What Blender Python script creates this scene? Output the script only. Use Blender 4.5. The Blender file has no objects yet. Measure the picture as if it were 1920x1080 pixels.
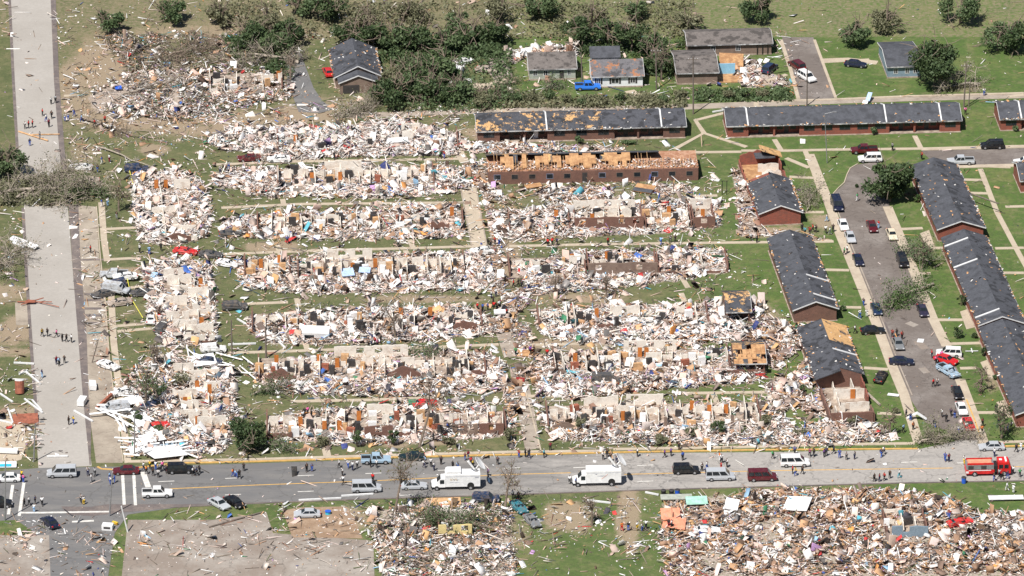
import bpy, math, random
import numpy as np
from mathutils import Vector, Matrix
R = math.radians
# ---------------------------------------------------------------- camera, sky, sun, exposure
TH = R(24.5); HOR = -4300.0
F = (540 - HOR) / math.tan(TH)            # focal length in pixels of a 1920 wide frame
DIST = F / 9.8
CAM = np.array([0, -DIST*math.cos(TH), DIST*math.sin(TH)])
UPV = np.array([0, math.sin(TH), math.cos(TH)]); FWD = np.array([0, math.cos(TH), -math.sin(TH)])
sc = bpy.context.scene; col = sc.collection
cd = bpy.data.cameras.new("camera"); cam = bpy.data.objects.new("camera", cd); col.objects.link(cam)
cam.location = CAM; cam.rotation_euler = (math.pi/2 - TH, 0, 0)
cd.sensor_width = 36; cd.lens = 36*F/1920; cd.clip_start = 5; cd.clip_end = 20000
sc.camera = cam
SUN_EL = R(57); SH = math.atan2(.85, .53)            # shadows run towards this heading
w = bpy.data.worlds.new("World"); sc.world = w; w.use_nodes = True
sky = w.node_tree.nodes.new("ShaderNodeTexSky"); sky.sky_type = 'NISHITA'; sky.sun_disc = False
sky.sun_elevation = SUN_EL
sdir = Vector((-math.cos(SH)*math.cos(SUN_EL), -math.sin(SH)*math.cos(SUN_EL), math.sin(SUN_EL)))
sky.sun_rotation = math.atan2(sdir.x, sdir.y)
bg = w.node_tree.nodes["Background"]; bg.inputs[1].default_value = .05
w.node_tree.links.new(sky.outputs[0], bg.inputs[0])
sl = bpy.data.lights.new("sun", 'SUN'); sl.energy = 4.8; sl.angle = R(.5); sl.color = (1, .96, .9)
so = bpy.data.objects.new("sun", sl); col.objects.link(so)
so.rotation_euler = sdir.to_track_quat('Z', 'Y').to_euler()
sc.view_settings.view_transform = 'Standard'; sc.view_settings.look = 'None'
sc.view_settings.exposure = 0.3; sc.view_settings.gamma = 1

# ---------------------------------------------------------------- pixel -> ground helpers (1920 x 1080 pixels of the photo)
def P(x, y, z=0.0):
    d = np.array([1.0, 0, 0])*((x-960)/F) + UPV*((540-y)/F) + FWD
    t = (z - CAM[2]) / d[2]
    return CAM + d*t
def PA(x, y):                                        # arrays
    x = np.asarray(x, float); y = np.asarray(y, float)
    dx = (x-960)/F; u = (540-y)/F
    dz = u*UPV[2] + FWD[2]; dy = u*UPV[1] + FWD[1]
    t = -CAM[2]/dz
    return np.stack([dx*t, CAM[1]+dy*t, np.zeros_like(t)], -1)
def UNP(p):                                          # world arrays -> pixels
    q = np.asarray(p, float) - CAM
    de = q @ FWD
    return 960 + F*q[..., 0]/de, 540 - F*(q @ UPV)/de
e_ = P(1560, 455) - P(415, 477); HE = math.atan2(e_[1], e_[0])
n_ = np.array([(-280-960)/F, 0, 0]) + UPV*((540-HOR)/F) + FWD; HN = math.atan2(n_[1], n_[0])
def hv(h): return Vector((math.cos(h), math.sin(h), 0))

# ---------------------------------------------------------------- materials
def newmat(name):
    m = bpy.data.materials.new(name); m.use_nodes = True
    nt = m.node_tree; b = nt.nodes["Principled BSDF"]
    return m, nt, b
def N(nt, t, **k):
    n = nt.nodes.new(t)
    for a, v in k.items(): setattr(n, a, v)
    return n
def noise(nt, scale, detail=4, vec=None, rough=.6):
    n = N(nt, "ShaderNodeTexNoise"); n.inputs["Scale"].default_value = scale
    n.inputs["Detail"].default_value = detail; n.inputs["Roughness"].default_value = rough
    if vec is None:
        g = N(nt, "ShaderNodeNewGeometry"); vec = g.outputs["Position"]
    nt.links.new(vec, n.inputs["Vector"])
    return n.outputs["Fac"]
def ramp(nt, fac, stops):
    r = N(nt, "ShaderNodeValToRGB"); nt.links.new(fac, r.inputs[0])
    cr = r.color_ramp
    while len(cr.elements) < len(stops): cr.elements.new(.5)
    for el, (p, c) in zip(cr.elements, stops):
        el.position = p; el.color = (c[0], c[1], c[2], 1) if not isinstance(c, (int, float)) else (c, c, c, 1)
    return r.outputs[0]
def mix(nt, fac, a, b):
    m = N(nt, "ShaderNodeMix", data_type='RGBA')
    for s, v in ((0, fac), (6, a), (7, b)):
        if isinstance(v, (int, float)): m.inputs[s].default_value = v
        elif isinstance(v, tuple): m.inputs[s].default_value = (*v, 1)
        else: nt.links.new(v, m.inputs[s])
    return m.outputs[2]
def simple(name, c, rough=.8, var=.25, scale=1.5, metal=0):
    m, nt, b = newmat(name)
    f = noise(nt, scale, 5)
    lo = tuple(v*(1-var) for v in c); hi = tuple(min(1, v*(1+var)) for v in c)
    nt.links.new(ramp(nt, f, [(.3, lo), (.7, hi)]), b.inputs["Base Color"])
    b.inputs["Roughness"].default_value = rough; b.inputs["Metallic"].default_value = metal
    return m
def worn(name, c, c2, s1=.15, s2=2.0, lo=.45, hi=.62, rough=.9, crack=0):      # two-tone stained surface
    m, nt, b = newmat(name)
    f = noise(nt, s1, 8, rough=.7); g = noise(nt, s2, 4)
    a = mix(nt, ramp(nt, f, [(lo, 0), (hi, 1)]), c, c2)
    a = mix(nt, ramp(nt, g, [(.3, 0.0), (.75, .5)]), a, tuple(v*.7 for v in c))
    if crack: a = cracks(nt, a, crack, tuple(v*.35 for v in c))
    nt.links.new(a, b.inputs["Base Color"])
    b.inputs["Roughness"].default_value = rough
    return m
def cracks(nt, c, scale, dark):                       # thin wandering cracks and a few dark stains
    g = N(nt, "ShaderNodeNewGeometry"); nz = N(nt, "ShaderNodeTexNoise"); nz.inputs["Scale"].default_value = .8; nt.links.new(g.outputs["Position"], nz.inputs["Vector"])
    ad = N(nt, "ShaderNodeVectorMath", operation='MULTIPLY_ADD'); nt.links.new(nz.outputs["Color"], ad.inputs[0]); ad.inputs[1].default_value = (2, 2, 2); nt.links.new(g.outputs["Position"], ad.inputs[2])
    v = N(nt, "ShaderNodeTexVoronoi", feature='DISTANCE_TO_EDGE'); v.inputs["Scale"].default_value = scale; nt.links.new(ad.outputs[0], v.inputs["Vector"])
    c = mix(nt, ramp(nt, v.outputs["Distance"], [(.0, .5), (.018, 0.0)]), c, dark)
    return mix(nt, ramp(nt, noise(nt, .35, 7, rough=.8), [(.6, 0.0), (.68, .55)]), c, dark)
def attrmat(name, rough=.85):
    m, nt, b = newmat(name)
    a = N(nt, "ShaderNodeAttribute", attribute_name="tint")
    f = noise(nt, 3.0, 3)
    nt.links.new(mix(nt, ramp(nt, f, [(.45, 0.0), (.8, .3)]), a.outputs[0], (.3, .22, .17)), b.inputs["Base Color"])
    b.inputs["Roughness"].default_value = rough
    return m
def objcol(name, rough, spec=.5, coat=0, dirt=0.0):
    m, nt, b = newmat(name)
    o = N(nt, "ShaderNodeObjectInfo")
    f = noise(nt, 1.8, 5)
    nt.links.new(mix(nt, ramp(nt, f, [(.45, 0.0), (.7, dirt)]), o.outputs["Color"], (.22, .17, .12)), b.inputs["Base Color"])
    b.inputs["Roughness"].default_value = rough; b.inputs["Coat Weight"].default_value = coat
    return m
def brick(name, c1, c2):
    m, nt, b = newmat(name)
    t = N(nt, "ShaderNodeTexBrick"); tc = N(nt, "ShaderNodeTexCoord"); nt.links.new(tc.outputs["UV"], t.inputs["Vector"])
    t.inputs["Scale"].default_value = 1; t.inputs["Brick Width"].default_value = .42; t.inputs["Row Height"].default_value = .16
    t.inputs["Mortar Size"].default_value = .02
    t.inputs["Color1"].default_value = (*c1, 1); t.inputs["Color2"].default_value = (*c2, 1); t.inputs["Mortar"].default_value = (.2, .14, .11, 1)
    f = noise(nt, .9, 5)
    nt.links.new(mix(nt, ramp(nt, f, [(.42, 0), (.75, .55)]), t.outputs[0], (.1, .055, .045)), b.inputs["Base Color"])
    b.inputs["Roughness"].default_value = .9
    return m
def shingle(name, base, patch=0.0, ply=(.55, .32, .15), felt=.85, seed=0.0):
    """dark shingles; noise shaped tears show darker felt or bare plywood (patch = share)"""
    m, nt, b = newmat(name)
    g = N(nt, "ShaderNodeNewGeometry"); mp = N(nt, "ShaderNodeMapping"); nt.links.new(g.outputs["Position"], mp.inputs[0])
    mp.inputs["Location"].default_value = (seed, seed*.7, 0)
    v = mp.outputs[0]
    f1 = noise(nt, 2.2, 6, v, .75); f2 = noise(nt, .55, 6, v, .7); f3 = noise(nt, .4, 8, v, .8)
    lo = tuple(x*.55 for x in base); hi = tuple(x*1.4 for x in base)
    c = ramp(nt, f1, [(.25, lo), (.75, hi)])
    c = mix(nt, ramp(nt, f2, [(.52, 0), (.56, felt)]), c, tuple(x*.35 for x in base))
    if patch > 0:
        th = .76 - patch*.5
        edge = ramp(nt, f3, [(th-.012, 0), (th, 1)])
        c = mix(nt, edge, c, ramp(nt, noise(nt, 1.3, 4, v), [(.3, tuple(x*.75 for x in ply)), (.7, tuple(min(1, x*1.2) for x in ply))]))
    nt.links.new(c, b.inputs["Base Color"]); b.inputs["Roughness"].default_value = .9
    bm_ = N(nt, "ShaderNodeBump"); bm_.inputs["Strength"].default_value = .4; bm_.inputs["Distance"].default_value = .05
    nt.links.new(f1, bm_.inputs["Height"]); nt.links.new(bm_.outputs[0], b.inputs["Normal"])
    return m
def leafmat(name, c, c2):
    m, nt, b = newmat(name)
    f = noise(nt, .8, 6, rough=.75)
    nt.links.new(ramp(nt, f, [(.35, c), (.65, c2)]), b.inputs["Base Color"]); b.inputs["Roughness"].default_value = .7
    return m
M = {}
M['ply'] = worn('plywood', (.56, .33, .16), (.34, .17, .08), .9, 3, .42, .56)
M['roof'] = shingle('slate_shingle', (.078, .082, .096), 0.02, felt=.5, seed=3)
M['roof_b'] = shingle('slate_shingle_torn', (.075, .078, .092), 0.12, seed=17)
M['roof_c'] = shingle('slate_shingle_stripped', (.068, .071, .083), 0.44, (.6, .36, .16), seed=41)
M['roof_d'] = shingle('slate_shingle_mostly_bare', (.068, .071, .083), 0.62, (.6, .36, .16), seed=77)
M['roof_r'] = shingle('slate_shingle_rust', (.15, .145, .155), .4, (.36, .16, .08), seed=55)
M['roof_o'] = shingle('old_brown_shingle', (.16, .14, .13), 0.1, (.5, .25, .12), seed=7)
M['brick'] = brick('red_brick', (.34, .065, .035), (.24, .05, .03))
M['brickb'] = brick('brown_brick', (.2, .085, .06), (.15, .065, .048))
M['brickg'] = brick('grey_brown_brick', (.26, .19, .15), (.21, .15, .12))
M['plaster'] = worn('pale_plaster', (.8, .74, .66), (.5, .4, .32), .8, 3, .5, .66)
M['white'] = simple('white_paint', (.8, .8, .8), .5, .12)
M['floor'] = worn('dusty_floor', (.46, .38, .31), (.22, .16, .125), .8, 4, .4, .58)
M['door'] = simple('orange_wood_door', (.5, .17, .04), .5, .25)
M['darkdoor'] = simple('dark_door', (.05, .045, .045), .5)
M['glass'] = simple('dark_glass', (.02, .025, .03), .12, .3)
M['trim'] = simple('white_trim', (.7, .7, .7), .6, .15)
M['insul'] = worn('pink_insulation', (.55, .33, .22), (.34, .15, .08), .9, 4, .4, .55)
M['timber'] = simple('pine_timber', (.55, .33, .17), .8, .35)
M['pole'] = simple('weathered_wood_pole', (.16, .13, .11), .9)
M['metalg'] = simple('galvanised_metal', (.35, .35, .36), .45, .2, 2, .5)
M['bark'] = simple('bark', (.2, .155, .12), .95, .4)
M['barkp'] = simple('pale_bark', (.34, .29, .24), .95, .35)
M['leaf'] = leafmat('leaf_green', (.035, .075, .018), (.1, .16, .045))
M['leafd'] = leafmat('leaf_dark', (.022, .05, .016), (.08, .115, .04))
M['leafo'] = leafmat('leaf_olive', (.09, .1, .05), (.2, .19, .11))
M['leafm'] = leafmat('leaf_mid', (.04, .08, .025), (.12, .16, .07))
M['hay'] = leafmat('dry_root_earth', (.16, .1, .05), (.3, .2, .11))
M['paint'] = objcol('car_paint', .3, coat=.6, dirt=.15)
M['paintd'] = objcol('dusty_car_paint', .55, coat=.1, dirt=.7)
M['cloth'] = objcol('cloth', .9)
M['skin'] = simple('skin', (.16, .09, .06), .6)
M['hair'] = simple('hair', (.02, .015, .012), .8)
M['tyre'] = simple('tyre_rubber', (.02, .02, .02), .9)
M['rim'] = simple('wheel_rim', (.5, .5, .52), .35, .1, 2, .6)
M['lamp'] = simple('headlight_lens', (.7, .7, .72), .15)
M['debris'] = attrmat('debris_bits')
M['blackm'] = simple('black_plastic', (.02, .02, .02), .5)
M['redp'] = simple('red_enamel', (.6, .02, .02), .3)
M['bluep'] = simple('blue_plastic', (.03, .12, .6), .4)
M['cyan'] = simple('cyan_plastic', (.05, .45, .6), .4)
M['yellowp'] = simple('yellow_plastic', (.7, .5, .05), .4)
M['tealm'] = simple('mint_panel', (.35, .6, .5), .6)
M['pinkt'] = simple('salmon_sheet', (.75, .28, .17), .8)
M['bluesh'] = simple('pale_blue_sheet', (.42, .55, .78), .7)
M['gold'] = simple('gold_lettering', (.45, .32, .15), .5)
M['greyl'] = simple('grey_lettering', (.2, .22, .3), .5)
M['eave'] = worn('weathered_eave', (.6, .6, .6), (.12, .11, .11), .6, 3, .45, .55)
M['sidingw'] = simple('white_siding', (.75, .76, .78), .6, .1, .8)
M['sidingb'] = simple('blue_grey_siding', (.2, .27, .33), .7, .15)
M['sidingg'] = simple('green_grey_siding', (.36, .38, .33), .8, .2)
M['sidingy'] = simple('yellow_siding', (.66, .54, .25), .8, .2)
M['bluewall'] = simple('sky_blue_wall', (.25, .5, .68), .7, .12)
M['dirt'] = worn('bare_dirt', (.3, .2, .13), (.42, .31, .22), .35, 2)
M['rust'] = simple('rusty_steel', (.3, .1, .06), .8, .4)
M['tape'] = simple('yellow_tape', (.75, .7, .1), .6)

# ---------------------------------------------------------------- mesh collector
class MB:
    def __init__(s): s.v = []; s.f = []; s.mi = []
    def add(s, vs, fs, mi=0):
        o = len(s.v); s.v += [tuple(map(float, a)) for a in vs]; s.f += [tuple(o+i for i in q) for q in fs]; s.mi += [mi]*len(fs); return s
    def box(s, x0, x1, y0, y1, z0, z1, mi=0, mat=None):
        vs = [(x0, y0, z0), (x1, y0, z0), (x1, y1, z0), (x0, y1, z0), (x0, y0, z1), (x1, y0, z1), (x1, y1, z1), (x0, y1, z1)]
        if mat is not None: vs = [mat @ Vector(v) for v in vs]
        return s.add(vs, [(0, 3, 2, 1), (4, 5, 6, 7), (0, 1, 5, 4), (1, 2, 6, 5), (2, 3, 7, 6), (3, 0, 4, 7)], mi)
    def prism(s, poly, y0, y1, mi=0):                 # poly in x,z ; extruded along y
        n = len(poly)
        vs = [(x, y0, z) for x, z in poly] + [(x, y1, z) for x, z in poly]
        fs = [tuple(range(n)), tuple(range(2*n-1, n-1, -1))] + [((i+1) % n, i, n+i, n+(i+1) % n) for i in range(n)]
        return s.add(vs, fs, mi)
    def slab(s, poly, z0, z1, mi=0):                  # poly in x,y
        n = len(poly)
        vs = [(p[0], p[1], z0) for p in poly] + [(p[0], p[1], z1) for p in poly]
        fs = [tuple(range(n-1, -1, -1)), tuple(range(n, 2*n))] + [(i, (i+1) % n, n+(i+1) % n, n+i) for i in range(n)]
        return s.add(vs, fs, mi)
    def tube(s, a, b, ra, rb, n=6, mi=0):
        a = Vector(a); b = Vector(b); d = (b-a)
        if d.length < 1e-6: return s
        q = d.to_track_quat('Z', 'Y'); vs = []
        for c, r in ((a, ra), (b, rb)):
            for i in range(n):
                t = 2*math.pi*i/n; vs.append(c + q @ Vector((r*math.cos(t), r*math.sin(t), 0)))
        return s.add(vs, [(i, (i+1) % n, n+(i+1) % n, n+i) for i in range(n)] + [tuple(range(n-1, -1, -1)), tuple(range(n, 2*n))], mi)
    def cyl_y(s, x, z, y0, y1, r, n=14, mi=0): return s.tube((x, y0, z), (x, y1, z), r, r, n, mi)
    def mesh(s, name, mats):
        me = bpy.data.meshes.new(name); me.from_pydata(s.v, [], s.f)
        for m in (mats if isinstance(mats, (list, tuple)) else [mats]): me.materials.append(m)
        if any(s.mi): me.polygons.foreach_set("material_index", s.mi)
        me.update(); return me
    def build(s, name, mats, parent=None, uv=False, smooth=False):
        me = s.mesh(name, mats)
        if uv: wall_uv(me)
        if smooth: me.polygons.foreach_set("use_smooth", [True]*len(me.polygons))
        return link(name, me, parent)
def wall_uv(me):
    uvl = me.uv_layers.new(name="uv")
    for p in me.polygons:
        n = p.normal
        for li in p.loop_indices:
            c = me.vertices[me.loops[li].vertex_index].co
            uvl.data[li].uv = (c.x, c.z) if abs(n.y) >= abs(n.x) and abs(n.y) > .4 else ((c.y, c.z) if abs(n.x) > .4 else (c.x, c.y))
def link(name, data, parent=None):
    o = bpy.data.objects.new(name, data); col.objects.link(o)
    if parent is not None: o.parent = parent
    return o
def tag(o, label=None, cat=None, group=None, kind=None):
    if label: o['label'] = label
    if cat: o['category'] = cat
    if group: o['group'] = group
    if kind: o['kind'] = kind
    return o
def thing(name, label, cat, loc, h=0, group=None):
    o = link(name, None); o.location = tuple(loc); o.rotation_euler = (0, 0, h)
    return tag(o, label, cat, group)
def copy_tree(o, parent=None):
    c = o.copy(); col.objects.link(c)
    if parent is not None:
        c.parent = parent
    for ch in list(o.children): copy_tree(ch, c)
    return c
# ---------------------------------------------------------------- maps of where rubble lies (4 px cells over the ground seen in the photo)
GW, GH = 480, 270
gx, gy = np.meshgrid(np.arange(GW)*4+2.0, np.arange(GH)*4+2.0)
rng = np.random.default_rng(11)
def inpoly(poly, X, Y):
    r = np.zeros(X.shape, bool); n = len(poly)
    for i in range(n):
        x1, y1 = poly[i]; x2, y2 = poly[(i+1) % n]
        if y1 == y2: continue
        r ^= ((y1 > Y) != (y2 > Y)) & (X < (x2-x1)*(Y-y1)/(y2-y1)+x1)
    return r
def blur(a, k=2, n=2):
    for _ in range(n):
        for ax in (0, 1):
            p = np.pad(a, [(k, k) if i == ax else (0, 0) for i in (0, 1)], mode='edge')
            a = sum(np.take(p, np.arange(a.shape[ax])+j, ax) for j in range(2*k+1))/(2*k+1)
    return a
def vnoise(s, seed):                                  # smooth value noise on the raster
    r = np.random.default_rng(seed).random((GH//s+3, GW//s+3))
    yy = np.arange(GH)/s; xx = np.arange(GW)/s; y0 = yy.astype(int); x0 = xx.astype(int)
    fy = (yy-y0)[:, None]; fx = (xx-x0)[None]
    return (r[y0][:, x0]*(1-fy)*(1-fx)+r[y0+1][:, x0]*fy*(1-fx)+r[y0][:, x0+1]*(1-fy)*fx+r[y0+1][:, x0+1]*fy*fx)
NZ = .5*vnoise(5, 1)+.3*vnoise(12, 2)+.2*vnoise(3, 3)
# name/label, polygon, density, height, palette (white, brown, twig shares)
Z = [
 ('pale plaster rubble spread over the upper left ruined block beside the wide street', [(245,320),(300,312),(350,316),(388,350),(396,405),(388,452),(330,463),(262,458),(250,400)], 7.5,1.0,(.8,.17,.03)),
 ('pale rubble around the roofless rooms beside the row of crushed cars', [(268,495),(330,478),(395,493),(404,560),(412,645),(300,655),(285,600),(266,525)], 7,1.0,(.78,.2,.02)),
 ('white and tan rubble round the lower left ruin behind the collapsed canopy', [(245,700),(300,662),(440,688),(450,780),(420,850),(330,862),(290,862),(235,850),(270,790),(225,735)], 7,1.0,(.72,.26,.02)),
 ('white rubble heap of the northernmost flattened row', [(395,255),(430,236),(600,232),(760,222),(850,245),(893,268),(860,292),(700,297),(500,303),(440,288),(385,272)], 8,1.1,(.83,.15,.02)),
 ('mixed rubble and branches in the upper left of the scene', [(150,175),(240,135),(340,115),(500,125),(548,160),(545,190),(450,205),(330,232),(180,215)], 5,.9,(.55,.25,.2)),
 ('brown branch and board litter along the top left', [(180,60),(480,60),(560,100),(480,130),(330,140),(240,140)], 3.5,.6,(.3,.3,.4)),
 ('white rubble of the second flattened row', [(400,328),(440,310),(700,303),(870,310),(880,365),(700,374),(480,370),(405,350)], 8,1.0,(.78,.2,.02)),
 ('grey and white rubble of the third flattened row', [(415,412),(450,398),(700,386),(855,378),(878,430),(860,450),(640,454),(440,450),(415,440)], 8,1.0,(.7,.27,.03)),
 ('pinkish rubble of the fourth flattened row', [(438,490),(470,478),(640,474),(900,468),(938,520),(925,547),(600,554),(460,542),(432,510)], 8,1.0,(.75,.23,.02)),
 ('white and brown rubble of the fifth flattened row', [(468,590),(600,576),(880,568),(938,600),(945,627),(800,642),(500,650),(462,622)], 8,1.0,(.72,.26,.02)),
 ('tan rubble of the sixth flattened row', [(472,680),(560,663),(900,652),(962,690),(962,735),(820,747),(540,742),(476,716)], 8,1.0,(.66,.32,.02)),
 ('pale rubble of the row nearest the main road', [(488,778),(640,760),(900,748),(978,790),(982,815),(880,827),(680,836),(505,828)], 8,1.0,(.74,.24,.02)),
 ('broken boards strewn in front of the long block with torn shingles', [(885,262),(1060,266),(1180,272),(1170,290),(920,294),(880,290)], 5,.5,(.6,.36,.04)),
 ('rubble around the long block with the stripped roof', [(855,330),(925,305),(930,348),(1300,344),(1300,358),(1240,374),(940,384),(890,352)], 6,.6,(.58,.4,.02)),
 ('rubble heap round the roofless brick block right of the narrow road', [(915,395),(1080,378),(1345,370),(1352,430),(1240,442),(930,452)], 7,.9,(.68,.3,.02)),
 ('rubble heap around the long brown brick wall', [(935,495),(1110,465),(1355,462),(1370,515),(1150,542),(950,562),(935,520)], 7.5,1.0,(.74,.24,.02)),
 ('white rubble heap ending at the torn roof end in the right centre', [(962,582),(1100,570),(1430,560),(1445,610),(1400,642),(1200,652),(1050,642),(968,607)], 7.5,1.0,(.76,.22,.02)),
 ('rubble heap ending at the bare plywood roof end', [(962,670),(1160,650),(1430,648),(1445,715),(1250,732),(1100,752),(960,742),(955,700)], 7.5,1.0,(.7,.28,.02)),
 ('rubble of the right hand row nearest the main road', [(1008,790),(1150,753),(1420,748),(1560,780),(1650,792),(1700,822),(1560,838),(1250,838),(1040,828)], 7.5,1.0,(.72,.24,.04)),
 ('brown splintered rubble left of the slate roofed blocks', [(1385,600),(1450,590),(1520,606),(1525,700),(1575,790),(1500,812),(1440,760),(1425,680)], 5.5,.5,(.5,.48,.02)),
 ('loose bricks and splinters round the partly unroofed brick block', [(1372,300),(1400,330),(1425,425),(1560,440),(1560,452),(1385,447),(1380,390)], 2.6,.3,(.4,.58,.02)),
 ('brown and white rubble field south of the main road', [(1240,935),(1400,914),(1700,912),(1800,935),(1840,960),(1930,950),(1930,1100),(1245,1100)], 5.0,.4,(.36,.62,.02)),
 ('rubble and broken branches at the bottom centre', [(690,950),(900,935),(960,945),(970,1100),(720,1100)], 4.2,.5,(.5,.35,.15)),
 ('white board scraps on the left verge', [(0,680),(60,690),(90,790),(60,870),(0,880)], .5,.2,(.6,.3,.1)),
 ('rubble behind the small houses at the top', [(940,92),(1085,75),(1085,104),(985,110),(960,125)], 6,.8,(.6,.35,.05)),
 ('spilled house contents beside the half collapsed top house', [(1370,100),(1420,108),(1450,130),(1490,150),(1480,168),(1390,166),(1350,110)], 5.5,.7,(.6,.38,.02)),
 ('brown scatter between the rows down the middle', [(860,300),(915,300),(930,430),(1000,560),(1010,840),(960,840),(935,640),(920,500)], 3.8,.35,(.4,.55,.05)),
 ('fallen boards and leaves at the bottom right corner', [(1800,955),(1920,965),(1920,1010),(1780,1010)], 6,.8,(.45,.5,.05)),
]
bgw = 9e9
DENS = np.zeros((GH, GW)); HT = np.zeros((GH, GW)); ZI = np.full((GH, GW), -1)
for i, (lb, poly, d, h, pal) in enumerate(Z):
    jx, jy = gx+18*(NZ-.5), gy+8*(vnoise(4, 50+i)-.5)
    m = inpoly(poly, jx, jy-6) & (inpoly(poly, jx, jy+3) | (i in (21, 22, 27)))
    ZI[m] = i; DENS[m] = d; HT[m] = h
for cl in ([(856,358),(900,350),(926,474),(878,474)], [(392,470),(440,470),(452,560),(408,560)], [(396,380),(412,380),(420,480),(400,480)], [(930,628),(962,622),(974,670),(944,672)]):
    mm = inpoly(cl, gx, gy); ZI[mm] = -1; DENS[mm] = 0
mm = (ZI == 19) | (ZI == 26) | (ZI == 13)
hole = mm & (vnoise(7, 123)*.6+NZ*.4 < .45); ZI[hole] = -1; DENS[hole] = 0
# inside the roofless rooms the rubble lies thinner and lower: (left, right, front line y, depth in px, keep)
ROOMS = [(520,815,351,34,.3),(482,870,437,36,.6),(458,545,521,33,.25),(558,872,521,37,.3),(472,905,624,34,.5),(484,912,710,40,.25),(500,950,819,42,.25),(1078,1207,429,36,.4),(1300,1341,427,36,.2),
 (1210,1298,429,36,.6),(1103,1233,514,38,.35),(1234,1366,512,36,.6),(1010,1330,614,34,.7),(1040,1370,698,40,.3),(1027,1428,801,42,.25),(393,530,173,34,.6),(1662,1740,1006,36,.3),(955,1100,520,36,.7)]
for x0, x1, yb, dp, kp in ROOMS:
    mm = inpoly([(x0,yb),(x1,yb-.02*(x1-x0)),(x1-10,yb-dp-.02*(x1-x0)),(x0-8,yb-dp)], gx, gy)
    kk = np.clip(kp+.7*(NZ-.5), .12, 1)
    DENS[mm] *= kk[mm]; HT[mm] *= kk[mm]*.8
    ff = inpoly([(x0,yb+14),(x1,yb+14-.02*(x1-x0)),(x1,yb-.02*(x1-x0)),(x0,yb)], gx, gy); HT[ff] *= .2; DENS[ff] *= .6
for x0, y0, x1, y1, ww, kp in [(340,450,300,330,70,.45),(370,638,330,500,75,.3),(392,808,350,690,78,.3)]:
    mm = inpoly([(x0-ww/2,y0),(x0+ww/2,y0),(x1+ww/2,y1),(x1-ww/2,y1)], gx, gy); kk = np.clip(kp+.8*(NZ-.5), .12, 1)
    DENS[mm] *= kk[mm]; HT[mm] *= kk[mm]*.8
core = (DENS > 5)
soft = blur(DENS, 2, 2)
HT = blur(HT, 1, 2)*(.25+.75*NZ)
# thin scatter over the whole hit area
sc_poly = [(105,60),(700,60),(960,200),(1340,290),(1380,450),(1440,560),(1520,640),(1560,800),(1700,850),(240,868),(120,500)]
SCAT = inpoly(sc_poly, gx, gy)*(.25+1.3*np.clip(NZ-.35, 0, 1)*2)
SCAT += blur(inpoly(sc_poly, gx, gy)*np.clip(DENS, 0, 6)/6., 5, 2)*1.6
SCAT += inpoly([(900,290),(1330,355),(1330,380),(920,400),(890,360)], gx, gy)*1.3
SCAT += inpoly([(960,540),(1180,545),(1120,570),(950,580)], gx, gy)*2
SCAT += inpoly([(960,640),(1300,640),(1300,660),(960,670)], gx, gy)*1.6
SCAT += inpoly([(960,740),(1500,735),(1450,755),(980,790)], gx, gy)*1.3
SCAT *= .75; SCAT += .06
SCAT += (gy > 995)*.35*np.clip(1.6-(gy-995)/40, 0, 2)*NZ*2+((gy < 85) & (gx < 1000))*.3
SCAT += inpoly([(110,82),(560,82),(560,240),(400,260),(130,290)], gx, gy)*1.0*NZ*2
SCAT += inpoly([(540,195),(880,200),(880,240),(420,240)], gx, gy)*.9
SCAT += (gy > 950)*.5*NZ
SCAT += inpoly([(0,300),(90,380),(70,880),(0,880)], gx, gy)*.35
SCAT += inpoly([(500,945),(1250,930),(1250,998),(500,998)], gx, gy)*.5
SCAT += inpoly([(900,60),(1500,60),(1500,180),(900,190)], gx, gy)*.5
lr = inpoly([(18,-10),(98,-10),(130,385),(170,872),(70,876),(40,380)], gx, gy)
mr = inpoly([(0,884),(180,880),(500,868),(1440,848),(1920,842),(1920,904),(1440,913),(960,928),(480,942),(0,975)], gx, gy)
rs = inpoly([(1600,330),(1650,350),(1850,830),(1730,830),(1560,360)], gx, gy)
SCAT[lr] = .05; SCAT[mr] = .04; SCAT[rs] *= .5
def sample(rast, n):
    a = (rast/rast.sum()).ravel(); idx = rng.choice(a.size, n, p=a)
    iy, ix = np.divmod(idx, GW)
    return ix*4+rng.random(n)*4, iy*4+rng.random(n)*4, iy, ix
M2 = (4*4)/(9.8*9.8*.415)                             # ground area of a cell in square metres
WHITES = np.array([(.85,.83,.81),(.83,.77,.74),(.85,.85,.85),(.8,.7,.66),(.8,.71,.63),(.85,.83,.83),(.68,.56,.52),(.74,.54,.46),(.83,.76,.71),(.55,.43,.37)])
BROWNS = np.array([(.33,.2,.13),(.45,.27,.16),(.56,.33,.18),(.24,.16,.12),(.4,.3,.24),(.3,.17,.12),(.6,.36,.17),(.2,.15,.13),(.5,.36,.27)])
ACC = np.array([(.05,.15,.5),(.03,.05,.2),(.55,.04,.04),(.1,.4,.5),(.5,.3,.55),(.03,.03,.04),(.03,.03,.03),(.04,.2,.1),(.7,.3,.08),(.3,.5,.7),(.05,.05,.07)])
TWIG = np.array([(.2,.17,.14),(.28,.23,.18),(.14,.11,.09),(.1,.13,.05)])
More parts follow.
